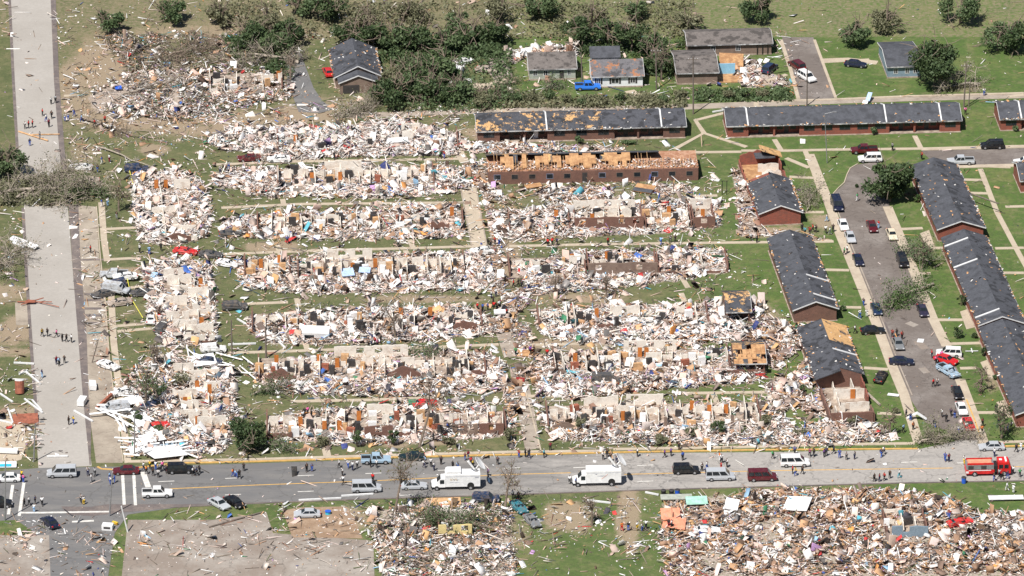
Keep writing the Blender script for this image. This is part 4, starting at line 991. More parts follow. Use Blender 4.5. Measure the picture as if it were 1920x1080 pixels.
def bare_tree(label, x, y, hgt, lean, spread=2.0, trunk=.25, bark='bark', leafy=0, mat='leafo', group=None, depth=2, name='broken_tree'):
    t = thing(name, label, 'tree', P(x, y), 0, group)
    mb = MB(); top = Vector((lean[0], lean[1], hgt*.55)); mb.tube((0, 0, -.1), top, trunk, trunk*.7, 7)
    pts = []
    for k in range(4): limb(mb, top, Vector((lean[0]*.2, lean[1]*.2, 1))+Vector(tg.normal(size=3)*.8), hgt*.3*spread/2, trunk*.55, depth, pts)
    limb(mb, top, Vector((lean[0]*.3, lean[1]*.3, 1)), hgt*.45, trunk*.6, depth, pts)
    mb.build('trunk', M[bark], t)
    if leafy:
        Pn = np.array(pts); C = Pn[tg.integers(0, len(Pn), leafy)]+tg.normal(size=(leafy, 3))*.45
        leaves('foliage', C, .2, mat, t)
    return t
def fallen_tree(label, a, b, r, mat, nleaf, spread=3, trunk=.35, bark='barkp', nb=12, hz=1.2, group=None, w=2.0, frac=.3):
    """trunk from pixel a to pixel b lying on the ground, limbs and leaves along its far part"""
    A = Vector(P(*a)); B = Vector(P(*b)); t = thing('fallen_tree', label, 'tree', A, 0, group)
    d = B-A; mb = MB(); pts = []
    k = 6; prev = Vector((0, 0, .35))
    for i in range(1, k+1):
        q = d*(i/k)+Vector((tg.normal()*.3, tg.normal()*.3, .35+hz*.5*math.sin(i/k*3)+.1)); mb.tube(prev, q, trunk*(1-.6*(i-1)/k), trunk*(1-.6*i/k), 7); prev = q
    for i in range(nb):
        f = frac+(1-frac)*tg.random(); p = d*f+Vector((0, 0, .5))
        dv = d.normalized()*.6+Vector((tg.normal(), tg.normal(), abs(tg.normal())*.5))
        limb(mb, p, dv, spread*(.6+.7*tg.random()), trunk*.35, 2, pts)
    mb.build('trunk', M[bark], t)
    nleaf = int(nleaf*1.7)
    if nleaf:
        f = frac+(1-frac)*tg.random(nleaf); C = np.array(d)[None]*f[:, None]+np.stack([tg.normal(size=nleaf)*w*.55, tg.normal(size=nleaf)*w*.55, np.abs(tg.normal(size=nleaf))*hz*.7], 1)
        Pn = np.array(pts); half = int(nleaf*.65); C[:half] = Pn[tg.integers(0, len(Pn), half)]+tg.normal(size=(half, 3))*.35
        C[:, 2] = np.abs(C[:, 2])+.05
        leaves('foliage', C, .16, mat, t)
    return t
tree('broadleaf_tree', 'big dark green tree at the rounded head of the side street', 1668, 378, 9.2, 5.4, 'leafd', 8000, leaf=.3, cz=4.6, rz=4.4, clumps=22, hole=.45)
tree('broadleaf_tree', 'large dark split tree over the slate roofed house at the top right', 1752, 160, 8.5, 5.8, 'leafd', 7000, leaf=.3, cz=5.4, rz=3.4, clumps=20)
tree('broadleaf_tree', 'dark green tree at the lower left ruin beside the main road', 462, 845, 6.5, 4.2, 'leafd', 5200, leaf=.25, cz=3.1, rz=3.2, clumps=18, hole=.4)
TB = 'trees of the green thicket behind the flattened rows'
for i, (x, y, r, h, m_) in enumerate([(735,198,4.2,6,'leafd'),(765,188,4.2,6.5,'leafm'),(800,172,4.8,7.5,'leafm'),(838,160,4.0,6.5,'leafm'),(775,160,4.2,7,'leafm'),(815,196,4.2,5.5,'leafd'),(860,190,3.4,4.5,'leafm'),(905,196,2.6,3,'leafo'),(745,165,3.2,5,'leafo')]):
    nm = ['dark green tree at the left end of the green thicket', 'mid green tree, lower left in the green thicket', 'tall bright tree in the middle of the green thicket', 'upper right tree of the green thicket beside the white wrecks', 'upper middle tree of the green thicket', 'dark tree at the lower edge of the green thicket', 'lower right tree of the green thicket', 'small olive tree at the right end of the green thicket', 'olive tree at the upper left of the green thicket'][i]
    tree('thicket_tree', nm, x, y, h, r, m_, 2600, group=TB, cz=h*.5, rz=h*.42, clumps=12)
TT = 'trees standing along the top of the scene'
for i, (x, y, r, h, m_) in enumerate([(470,92,4,6,'leafd'),(520,102,4.2,5,'leafm'),(545,84,3.4,6,'leafd'),(660,86,4,6,'leafd'),(700,96,4.2,6,'leafd'),(742,92,4.2,6,'leafm'),(785,98,4,6,'leafd'),(835,100,3.4,5,'leafm'),(880,92,3.8,6,'leafd'),(930,88,3.4,6,'leafd'),(1090,88,4,7,'leafd'),(1140,84,3.6,6,'leafm'),(1185,98,4,7,'leafd'),(1222,112,3.6,6,'leafm'),(1228,132,3,4,'leafd'),(1600,86,3.5,5,'leafm'),(1870,95,4,6,'leafm'),(1905,98,4,7,'leafd'),
    (610,40,4.5,7,'leafd'),(1010,36,4.5,7,'leafm'),(1420,40,4,6,'leafd'),(1800,44,4.5,7,'leafm'),(320,44,4,5,'leafm')]):
    tree('background_tree', '%s green tree %s' % ('dark' if m_ == 'leafd' else 'mid', ['leftmost along the top edge among fallen branches','above the curved driveway','right of the top of the curved driveway','left of the grey gabled house','behind the red spotted roof','right behind the gabled house','fourth from the gabled house','above the white wrecked cars on the left','above the white wrecked cars on the right','left of the rubble behind the green grey house','behind the small white house on the left','at the top edge above the white house','right of the white house by the tall pole','beside the tall pole above its wires','low one at the foot of the slope by the pole','at the top edge right of the upper street','left of the two at the top right corner','at the top right corner','far back above the gabled house','far back above the torn cottage','far back above the upper street','far back at the right','far back at the left'][i]), x, y, h, r, m_, 2200, cat='tree', group=TT, cz=h*.55, rz=h*.42, clumps=11)
OR = ['first','second','third','fourth','fifth','sixth','seventh','eighth','ninth','tenth','eleventh','twelfth']
for i, (x, y) in enumerate([(205,60),(415,50),(500,64),(560,30),(690,58),(770,44),(860,62),(935,40),(1110,56),(1190,36),(1285,62),(1660,60)]):
    tree('ragged_tree', 'ragged olive tree in the far back line, %s from the left' % OR[i], x, y, 4.5+i % 3, 3.2+.4*(i % 3), 'leafo' if i % 3 else 'leafm', 1500, group='ragged trees in the far back line', clumps=9, cz=2.6, rz=2.2, leaf=.26)
shrub('round clipped green shrub in front of the torn shingle terrace', 1087, 270, 2.2, 1.3, 'leafm', 900)
shrub('low clipped green hedge right of the round shrub', 1178, 271, 1.0, 1.0, 'leafm', 700, name='hedge', stretch=2.3)
shrub('round green shrub in front of the long slate roofed terrace', 1638, 253, 2.0, 1.0, 'leafm', 600)
shrub('small green shrub at the brick end of the right edge terrace', 1904, 246, 1.6, 1.0, 'leafm', 400)
shrub('bright green shrub at the foot of the big dark tree', 1721, 380, 2, 1.2, 'leaf', 500)
for i, (x, y, h, r, m_, l) in enumerate([(1796,634,2.6,1.5,'leafd','dark bush left of the pair on the lawn by the brick gable'),(1827,634,1.3,1.0,'leafd','small dark bush right of the pair on the lawn by the brick gable'),(1843,668,2.4,1.0,'leafd','dark bush beside the white cross shaped scrap'),(1866,712,1.4,.8,'leafm','small bush on the patio of the slate block by the twiggy tree'),(1581,583,1.4,.8,'leafm','small round bush at the brick corner left of the side street'),(1802,573,2.8,1.3,'leafd','dark bush against the long slate roofed block'),(1898,778,3,2.2,'leafd','big dark bush at the corner of the right edge block'),(1606,352,0.8,.5,'leafd','tiny bush on the lawn by the street head'),
   (1505,735,2,.9,'leafd','narrow dark bush beside the plywood roofed block'),(1679,775,1.3,1,'leafo','olive bush beside the open roofed rooms')]):
    shrub(l, x, y, h, r, m_, 450, group='bushes on the right hand lawns')
for i, (x, y, h, r, m_, l) in enumerate([(605,836,1.8,2.4,'leafo','olive bush lying left of the dirt patch by the road'),(670,838,4.2,1.7,'leafd','tall ragged conifer, left of the pair before the brick fronted ruin'),(738,836,4.2,1.5,'leafd','tall ragged conifer, right of the pair before the brick fronted ruin'),(952,826,3.2,1.6,'leafo','ragged shrub at the end of the brick fronted ruin'),(840,832,1.5,1.6,'leafo','flattened shrub by the leaning bare tree'),(1238,832,1.8,2.2,'leafo','olive bush by the pavement, middle of the right lawn'),(1345,816,3.6,2,'leafd','ragged dark conifer before the lower right ruin'),(1298,820,2.4,1.8,'leafo','olive bush left of the ragged dark conifer'),(1088,806,3.2,1.8,'leafo','stripped shrub at the left end of the lower right ruin'),(1502,818,2,2.2,'leafo','low olive bush left of the open roofed rooms'),(1435,800,3.2,1.8,'leafo','ragged shrub at the right end of the lower right ruin'),
   (1600,800,2.6,1.6,'leafo','bush at the near wall of the open roofed rooms'),(300,745,3.4,2.4,'leafm','green uprooted shrub beside the silver car wreck'),(345,722,2.6,2.6,'leafo','twiggy green shrub above the orange door room'),(262,795,3,1.5,'leafd','dark shrub between the crushed cars'),(300,812,1.8,1.5,'leafm','green bush below the red wreck')]):
    shrub(l, x, y, h, r, m_, 700, group='battered shrubs along the flattened rows')
def undergrowth(label, poly, n, hmax, mat):
    mk = inpoly(poly, gx, gy)*np.clip(NZ*2.4-.55, 0.02, 1); px, py, iy, ix = sample(mk, n); g_ = PA(px, py)
    g_[:, 2] = .05+hmax*tg.random(n)*np.clip(NZ[iy, ix]*1.8-.3, .1, 1)
    tag(leaves('undergrowth', g_, .3, mat), label, kind='stuff')
undergrowth('tangled green brush between the thicket trees', [(690,100),(960,100),(960,205),(890,212),(700,210)], 7000, 2.6, 'leafm')
undergrowth('grey green brush along the ditch', [(950,172),(1060,184),(1140,184),(1290,176),(1290,204),(950,206)], 3600, 1.2, 'leafo')
undergrowth('low green brush before the ripped house', [(1300,170),(1480,168),(1490,190),(1300,192)], 2200, 1.1, 'leafm')
undergrowth('dark brush along the top edge behind the gabled house', [(640,70),(960,76),(960,112),(700,120),(640,100)], 5500, 2.4, 'leafd')
undergrowth('dark brush and leaves at the top left', [(420,78),(560,78),(550,150),(440,120)], 3500, 1.8, 'leafd')
undergrowth('green brush below the tall trees right of the white house', [(1060,78),(1290,80),(1260,150),(1200,140),(1080,100)], 4500, 2.2, 'leafd')
undergrowth('grey brush by the left edge', [(0,340),(120,330),(130,385),(0,390)], 3500, 2.0, 'leafo')
undergrowth('brown green scrub along the far back', [(400,10),(1300,8),(1290,78),(420,78)], 9000, 1.6, 'leafo')
HB = 'bushes along the ditch behind the terraces'
for i, (x, y) in enumerate([(970,192),(1000,190),(1032,186),(1062,192),(1090,196),(1130,196),(1165,190),(1205,192),(1240,190),(1275,186),(1330,184),(1365,184),(1398,184),(1430,182),(1460,182)]):
    shrub('olive bush number of the ditch hedge' if 0 else '%s bush in the ditch hedge, %s from its left end' % ('olive' if i % 2 else 'green', ['first','second','third','fourth','fifth','sixth','seventh','eighth','ninth','tenth','eleventh','twelfth','thirteenth','fourteenth','fifteenth'][i]), x, y, 1.8+.6*(i % 3 == 0), 2.2, 'leafo' if i % 2 else 'leafm', 550, group=HB)
fallen_tree('huge grey branched tree fallen across the wide street', (-40,372), (168,362), 4, 'leafo', 3800, spread=5.0, trunk=.45, nb=26, hz=2.2, w=3.2, frac=.0)
fallen_tree('pale bare trunk with limbs reaching up over the wide street', (15,385), (130,322), 4, 'leafo', 500, spread=4.5, trunk=.3, nb=12, hz=1.5, w=2, frac=.1)
fallen_tree('green leaved crown of a fallen tree touching the service lane', (110,372), (190,368), 3, 'leafm', 1900, spread=2.5, trunk=.2, nb=8, hz=1.5, w=1.6, frac=.1)
tree('leafy_tree', 'green tree at the left edge above the fallen giant', 12, 330, 6.5, 4.2, 'leafm', 3000, cz=3.6, rz=3)
fallen_tree('grey tangle of branches at the left edge under the white debris', (-30,520), (45,470), 3, 'leafo', 900, spread=4, trunk=.3, nb=20, hz=2, w=2.4, frac=0)
fallen_tree('green tree fallen across the side street', (1750,535), (1665,580), 3, 'leaf', 2600, spread=2.5, trunk=.25, bark='barkp', nb=14, hz=1.3, w=1.9, frac=.15)
fallen_tree('green limbs lying on the lawn beside the black parked cars', (1745,500), (1700,478), 2, 'leafm', 1100, spread=2.5, trunk=.15, nb=10, hz=1.4, w=1.7, frac=0)
fallen_tree('twiggy fallen tree at the corner of side street and main road', (1722,835), (1775,822), 2, 'leafo', 900, spread=3, trunk=.2, nb=12, hz=1.3, w=1.9, frac=0)
fallen_tree('dead branches lying at the foot of the street by the red car', (1795,822), (1840,818), 2, 'leafo', 200, spread=2.2, trunk=.12, nb=10, hz=.6, w=1.2, frac=0)
fallen_tree('green leaning tree over the wreckage at the bottom edge', (930,995), (800,985), 3, 'leafm', 2200, spread=3, trunk=.35, bark='bark', nb=14, hz=2, w=2.2, frac=.1)
fallen_tree('pale trunk thrown across the rubble at the top left', (215,190), (345,150), 3, 'leafo', 0, spread=4, trunk=.22, bark='barkp', nb=12, hz=1.6, frac=.1)
fallen_tree('grey uprooted tree behind the torn cottage at the top left', (560,120), (430,108), 3, 'leafo', 1200, spread=4, trunk=.35, nb=16, hz=2, w=2.5, frac=0)
fallen_tree('dark uprooted tree along the top edge left of the curved driveway', (300,118), (380,96), 3, 'leafo', 500, spread=4, trunk=.35, bark='bark', nb=16, hz=1.8, w=2, frac=0)
fallen_tree('bare branches lying between the driveway and the top row of rubble', (640,222), (690,205), 3, 'leafo', 900, spread=3.2, trunk=.25, nb=14, hz=1.6, w=2.2, frac=0)
fallen_tree('long bare pole like trunk on the lawn above the flattened rows', (175,276), (285,316), 1, 'leafo', 0, spread=1, trunk=.18, nb=2, hz=.2, frac=.5)
fallen_tree('dark trunk lying beside the pool of people on the upper left lawn', (150,225), (262,260), 1, 'leafo', 60, spread=2.2, trunk=.22, bark='bark', nb=6, hz=.5, w=1, frac=.1)
fallen_tree('tangled branches right of the white pickup like wrecks at the top', (905,210), (955,160), 2, 'leafd', 900, spread=3, trunk=.25, bark='bark', nb=10, hz=1.6, w=1.8, frac=0)
fallen_tree('toppled root ball and branches on the lawn below the big split tree', (1835,160), (1770,170), 2, 'leafo', 900, spread=3, trunk=.3, nb=10, hz=1.2, w=1.6, frac=0)
fallen_tree('leafy branches lying against the torn brick block beside the pavement', (1512,398), (1530,360), 2, 'leafo', 500, spread=2.5, trunk=.12, nb=10, hz=.9, w=1.4, frac=0)
fallen_tree('green shrubbery thrown under the ruined row at the lower left', (560,845), (500,838), 1, 'leafm', 600, spread=1.6, trunk=.12, nb=8, hz=.6, w=1.3, frac=0)
fallen_tree('dark green branches lying by the sixth row left end', (475,742), (530,730), 1, 'leafd', 600, spread=2, trunk=.14, nb=8, hz=.6, w=1.3, frac=0)
fallen_tree('green branches heaped over the sixth row middle', (775,668), (810,662), 1, 'leafm', 500, spread=1.6, trunk=.12, nb=7, hz=.9, w=1.1, frac=0)
bt = [('stripped tree trunk with twigs on the lawn by the upper upright ruin',223,396,5.5,(0,0),'leafo',260),('bare tree standing in the fifth row beside the group in red',742,636,6.5,(-.4,0),'leafo',0),
 ('tall leaning bare tree before the brick fronted ruin',786,838,13,(2.0,1.0),'leafo',0),('bare dark tree rising from the bottom verge by the silver minivan',740,962,9.5,(1.0,1),'leafo',160),
 ('thin bare tree left in the brown scatter of the middle',1041,556,4.5,(0,0),'leafo',0),('thin bare tree right in the brown scatter of the middle',1137,560,4.5,(0,0),'leafo',0),
 ('tangled bare tree on the lawn by the wrecked silver pickup',1838,735,5,(.2,0),'leafo',60),('spindly broken tree behind the people near the right corner',1878,822,6,(0,0),'leafd',350),
 ('broken bare tree on the lawn beside the black parked cars',1728,505,6,(.5,0),'leafm',260),('leafless small tree on the grass left of the lower side street',1668,818,4.5,(0,0),'leafo',120),
 ('bare tree beside the dark car wreck at the bottom verge',946,958,8,(.6,1.2),'leafo',60),('dead tree stump with limbs in the lower left ruin',288,690,5,(0,0),'leafo',60),
 ('leaning leafy tree trunk between the crushed cars of the service lane',272,765,7,(.3,0),'leafm',500),('bare tree at the left of the top rubble beside the curved driveway',545,150,5,(0,0),'leafo',0),
 ('bare tree right of the spilled house contents',1240,150,7,(0,0),'leafd',200),('thin dead tree beside the lower edge dirt yard',1110,985,5,(0,0),'leafo',0)]
for l, x, y, h, ln, m_, lf in bt: bare_tree(l, x, y, h, ln, leafy=lf, mat=m_)
bt_ = fallen_tree('scrubby green branches under the big tree at the right', (1010,180), (1050,160), 1, 'leafm', 500, spread=2, trunk=.1, nb=6, hz=1, w=1.5, frac=0)

# ---------------------------------------------------------------- poles and lamps
def pole(name, label, bx, by, tx, ty, r=.16, mat='pole', arm=0, cross=False, cat='pole', group=None):
    B = P(bx, by); T = P(tx, ty)                      # height from the picture; the pole leans only sideways
    k = np.linalg.norm(P(bx, by-1)-P(bx, by)); hh = (by-ty)/(9.8*(by-HOR)/(540-HOR)*math.cos(TH))
    sx = (tx-bx)/(9.8*(by-HOR)/(540-HOR))
    t = thing(name, label, cat, B, 0, group)
    MB().tube((0, 0, -.2), (sx, 0, hh), r, r*.7, 8).build('shaft', M[mat], t)
    if arm:
        MB().tube((sx, 0, hh-.1), (sx+arm, 0, hh+.35), .06, .05, 6).build('arm', M[mat], t)
        MB().box(sx+arm-.05, sx+arm+.65*(1 if arm > 0 else -1), -.16, .16, hh+.28, hh+.45).build('lamp_head', M['metalg'], t)
    if cross:
        MB().box(sx-1.1, sx+1.1, -.06, .06, hh-.7, hh-.55).build('crossarm', M[mat], t)
        for dx in (-.95, -.4, .4, .95): MB().tube((sx+dx, 0, hh-.55), (sx+dx, 0, hh-.35), .06, .04, 6).build('insulator', M['trim'], t)
    return t
pole('street_lamp', 'grey street lamp with a curved arm on the lawn left of the side street head', 1551, 306, 1544, 214, .1, 'metalg', 1.7, cat='lamp')
pole('utility_pole', 'tall utility pole with crossarm beside the torn shingle terrace', 1300, 214, 1298, 108, .17, cross=True)
pole('utility_pole', 'utility pole at the mouth of the upper street', 1513, 198, 1512, 128, .15)
pole('utility_pole', 'taller of two poles at the end of the long slate terrace', 1807, 202, 1809, 120, .17, cross=True)
pole('utility_pole', 'shorter of two poles at the end of the long slate terrace', 1816, 200, 1818, 148, .13)
pole('utility_pole', 'utility pole between the small white house and the ripped house', 1092, 163, 1089, 100, .17) 
pole('utility_pole', 'dark pole right of the white house below the tall trees', 1231, 168, 1229, 92, .17, cross=True)
pole('street_lamp', 'thin lamp post rising beside the collapsed white canopy', 252, 860, 255, 777, .14, 'metalg', .9, cat='lamp')
pole('street_lamp', 'lamp post on the left verge above the intersection', 63, 866, 69, 793, .14, 'metalg', .9, cat='lamp')
pole('street_lamp', 'lamp post south of the crossing with a shadow towards the road', 205, 968, 213, 886, .15, 'metalg', cat='lamp')
pole('street_lamp', 'leftmost lamp post at the crossing beside the grass island', 9, 976, 15, 862, .15, 'metalg', cat='lamp')
pole('street_lamp', 'snapped white lamp post right of the crossing', 240, 998, 229, 948, .16, 'trim', cat='lamp')
pole('utility_pole', 'wooden pole standing at the left end of the sixth row', 499, 672, 499, 612, .2, 'pole')
pole('utility_pole', 'wooden pole standing at the left of the white pickup wreck', 435, 664, 435, 600, .17, 'pole')
pole('utility_pole', 'leaning pole across the service lane beside the green white wreck', 172, 680, 186, 636, .12, 'pole')
pole('utility_pole', 'dark broken pole on the verge between service lane and upright ruins', 295, 686, 295, 640, .14, 'pole')
def lying(name, label, a, b, r, mat, cat, z=.2, group=None, n=6):
    A = Vector(P(*a)); B = Vector(P(*b)); t = MB()
    o = MB().tube((0, 0, z), tuple(B-A+Vector((0, 0, z+.1))), r, r*.85, n).build(name, M[mat], None)
    o.location = A; return tag(o, label, cat, group)
lying('fallen_pole', 'long brown pole lying across the upper wide street', (35,248), (90,266), .18, 'timber', 'pole')
lying('fallen_pole', 'brown pole lying level across the upper wide street', (60,254), (112,254), .13, 'timber', 'pole')
lying('fallen_pole', 'utility pole lying over the roof and lawn of the right hand block', (1792,372), (1872,402), .16, 'pole', 'pole', z=2.2)
lying('fallen_pole', 'long dark cable pole lying by the bottom left car park', (392,990), (495,962), .14, 'pole', 'pole')
lying('fallen_pole', 'grey log lying on the grass beside the open roofed block', (1627,740), (1650,762), .28, 'barkp', 'log')
# clothesline frame
t = thing('clothesline_frame', 'pair of dark clothesline posts on the lawn left of the torn brick block', 'clothesline', P(1354,365)); 
for x in (0, .9): MB().tube((x, 0, 0), (x, 0, 3.0), .07, .07, 6).build('post', M['blackm'], t)
MB().box(-.3, 1.2, -.05, .05, 2.9, 3.0).build('crossbar', M['blackm'], t)

# ---------------------------------------------------------------- vehicles
def loft(mb, st, mi=0):                               # st: list of (x, [(y,z)...]) rings
    n = len(st[0][1]); o = []
    vs = [(x, y, z) for x, ring in st for y, z in ring]; fs = []
    for i in range(len(st)-1):
        for j in range(n):
            k = (j+1) % n; fs.append((i*n+j, i*n+k, (i+1)*n+k, (i+1)*n+j))
    fs += [tuple(range(n-1, -1, -1)), tuple((len(st)-1)*n+j for j in range(n))]
    return mb.add(vs, fs, mi)
def frustum(x0, x1, X0, X1, w0, w1, z0, z1):
    return [(x0,-w0,z0),(x1,-w0,z0),(x1,w0,z0),(x0,w0,z0),(X0,-w1,z1),(X1,-w1,z1),(X1,w1,z1),(X0,w1,z1)]
FQ = [(0,3,2,1),(4,5,6,7),(0,1,5,4),(1,2,6,5),(2,3,7,6),(3,0,4,7)]
def quadplate(mb, q, off, th=.02):
    a, b, c, d = [Vector(v) for v in q]; n = (b-a).cross(d-a).normalized()
    v0 = [p+n*off for p in (a, b, c, d)]; v1 = [p+n*(off+th) for p in (a, b, c, d)]
    return mb.add(v0+v1, [(3,2,1,0),(4,5,6,7),(0,1,5,4),(1,2,6,5),(2,3,7,6),(3,0,4,7)])
def lerp(a, b, t): return tuple(x+(y-x)*t for x, y in zip(a, b))
def subq(q, u0, u1, v0, v1):
    a, b, c, d = q
    def pt(u, v): return lerp(lerp(a, b, u), lerp(d, c, u), v)
    return [pt(u0, v0), pt(u1, v0), pt(u1, v1), pt(u0, v1)]
def make_vehicle(kind):
    S = dict(
      sedan=dict(L=4.7, w=.88, prof=[(-2.35,.5,.78),(-2.2,.3,.9),(-1.5,.25,.95),(.9,.25,.93),(1.6,.25,.86),(2.2,.3,.75),(2.35,.45,.62)], cab=(-1.75,1.05,-1.15,.35,.82,.62,.93,1.42), side=[(.06,.48),(.52,.94)], wh=(-1.4,1.4), wr=.33),
      suv=dict(L=4.8, w=.93, prof=[(-2.4,.5,1.0),(-2.35,.4,1.08),(-1.5,.35,1.1),(1.0,.35,1.08),(1.9,.35,1.0),(2.3,.4,.9),(2.4,.5,.7)], cab=(-2.36,1.25,-2.15,.55,.88,.72,1.08,1.78), side=[(.04,.3),(.34,.64),(.68,.94)], wh=(-1.45,1.5), wr=.38),
      van=dict(L=5.3, w=.98, prof=[(-2.65,.5,1.1),(-2.6,.4,1.15),(-1.5,.35,1.15),(1.3,.35,1.13),(2.0,.35,1.05),(2.5,.4,.92),(2.65,.5,.7)], cab=(-2.62,1.75,-2.5,.95,.94,.82,1.13,2.0), side=[(.03,.27),(.3,.6),(.64,.93)], wh=(-1.6,1.65), wr=.38),
      pickup=dict(L=5.4, w=.95, prof=[(-2.7,.55,1.05),(-2.65,.45,1.1),(-.75,.4,1.1),(1.0,.4,1.1),(2.0,.4,1.05),(2.6,.45,.98),(2.7,.55,.75)], cab=(-.85,1.3,-.7,.65,.88,.72,1.1,1.8), side=[(.08,.46),(.52,.93)], wh=(-1.65,1.7), wr=.42))[kind]
    t = link(kind, None); w = S['w']; mb = MB()
    loft(mb, [(x, [(-w*.96, zb), (w*.96, zb), (w, zb+(zt-zb)*.55), (w*.9, zt), (-w*.9, zt), (-w, zb+(zt-zb)*.55)]) for x, zb, zt in S['prof']])
    c = S['cab']; vs = frustum(c[0], c[1], c[2], c[3], c[4], c[5], c[6], c[7]); mb.add(vs, FQ)
    body = mb.build('body', M['paint'], t)
    fr = [vs[1], vs[2], vs[6], vs[5]]; re = [vs[3], vs[0], vs[4], vs[7]]; ls = [vs[0], vs[1], vs[5], vs[4]]; rs_ = [vs[2], vs[3], vs[7], vs[6]]
    quadplate(MB(), subq(fr, .06, .94, .08, .9), .012).build('windshield', M['glass'], t)
    quadplate(MB(), subq(re, .08, .92, .12, .88), .012).build('rear_window', M['glass'], t)
    for q, flip in ((ls, False), (rs_, True)):
        for a, b in S['side']:
            if flip: a, b = 1-b, 1-a
            quadplate(MB(), subq(q, a, b, .12, .88), .012).build('side_window', M['glass'], t)
    for x in S['wh']:
        for s in (-1, 1):
            m2 = MB(); y0 = s*(w-.2); y1 = s*(w+.015)
            m2.tube((0, 0, 0), (0, y1-y0, 0), S['wr'], S['wr'], 14); m2.tube((0, (y1-y0)*.9, 0), (0, (y1-y0)*1.06, 0), S['wr']*.58, S['wr']*.52, 10, 1)
            o = m2.build('wheel', [M['tyre'], M['rim']], t); o.location = (x, y0, S['wr'])
    L2 = S['prof'][-1][0]; zt = S['prof'][-2][2]
    for s in (-1, 1): MB().box(L2-.25, L2-.0+.01, s*w*.72-.16, s*w*.72+.16, zt-.2, zt-.06).build('headlight', M['lamp'], t)
    for s in (-1, 1): MB().box(-L2-.02, -L2+.1, s*w*.75-.12, s*w*.75+.12, .72, .92).build('tail_light', M['redp'], t)
    if kind == 'pickup':
        MB().box(-2.6, -.95, -w*.8, w*.8, 1.05, 1.13).build('bed_floor', M['blackm'], t)
        for s in (-1, 1): MB().box(-2.62, -.9, s*w*.86-.06, s*w*.86+.06, 1.08, 1.28).build('bed_rail', M['paint'], t)
        MB().box(-2.7, -2.6, -w*.86, w*.86, 1.0, 1.28).build('tailgate', M['paint'], t)
    return t
protos = {k: make_vehicle(k) for k in ('sedan', 'suv', 'van', 'pickup')}
def wreckify():
    out = {}
    for k, p in protos.items():
        c = copy_tree(p)
        for o in c.children:
            if o.type == 'MESH' and o.name.startswith(('body',)):
                me = o.data.copy(); o.data = me; me.materials.clear(); me.materials.append(M['paintd'])
                r3 = np.random.default_rng(len(k))
                bmx = __import__('bmesh'); b_ = bmx.new(); b_.from_mesh(me); bmx.ops.subdivide_edges(b_, edges=b_.edges, cuts=1, use_grid_fill=True)
                for v in b_.verts:
                    v.co += Vector(r3.normal(size=3)*[.05, .05, .05]); 
                    if v.co.z > 1: v.co.z -= .1+.16*r3.random()
                b_.to_mesh(me); b_.free()
        for o in list(c.children):
            if o.name.startswith(('windshield', 'side_window', 'rear_window')): o.location.z = -.14; o.scale = (.97, .93, 1)
        out[k] = c
    return out
wrecks = wreckify(); used = set()
CC = dict(white=(.8,.8,.8), silver=(.48,.5,.53), grey=(.2,.21,.22), black=(.006,.006,.008), navy=(.006,.01,.035), blue=(.03,.2,.75), red=(.6,.015,.02), maroon=(.1,.006,.012), green=(.005,.02,.025), cream=(.75,.66,.5), lblue=(.35,.48,.6), beige=(.42,.35,.3), teal=(.03,.2,.26), dblue=(.012,.03,.08), dgrey=(.07,.07,.075), purple=(.03,.025,.05))
def car(kind, x, y, head, colr, label, wreck=False, roll=0, pitch=0, z=0., group=None, sc_=1.0, name=None):
    src = (wrecks if wreck else protos)[kind]
    key = (kind, wreck)
    if key in used: t = copy_tree(src)
    else: t = src; used.add(key)
    t.location = P(x, y)+np.array([0, 0, z+.05]); t.rotation_euler = (R(roll), R(pitch), HE+R(head)); t.scale = (sc_,)*3
    t.name = name or ('wrecked_car' if wreck else {'sedan': 'parked_car', 'suv': 'sport_utility_vehicle', 'van': 'minivan', 'pickup': 'pickup_truck'}[kind])
    tag(t, label, {'sedan': 'car', 'suv': 'car', 'van': 'van', 'pickup': 'pickup'}[kind], group or ('storm wrecked cars' if wreck else 'intact cars and vans'))
    for o in t.children: o.color = (*CC[colr], 1)
    return t
S = HN-HE; AWAY = math.degrees(S); NEAR = AWAY+180
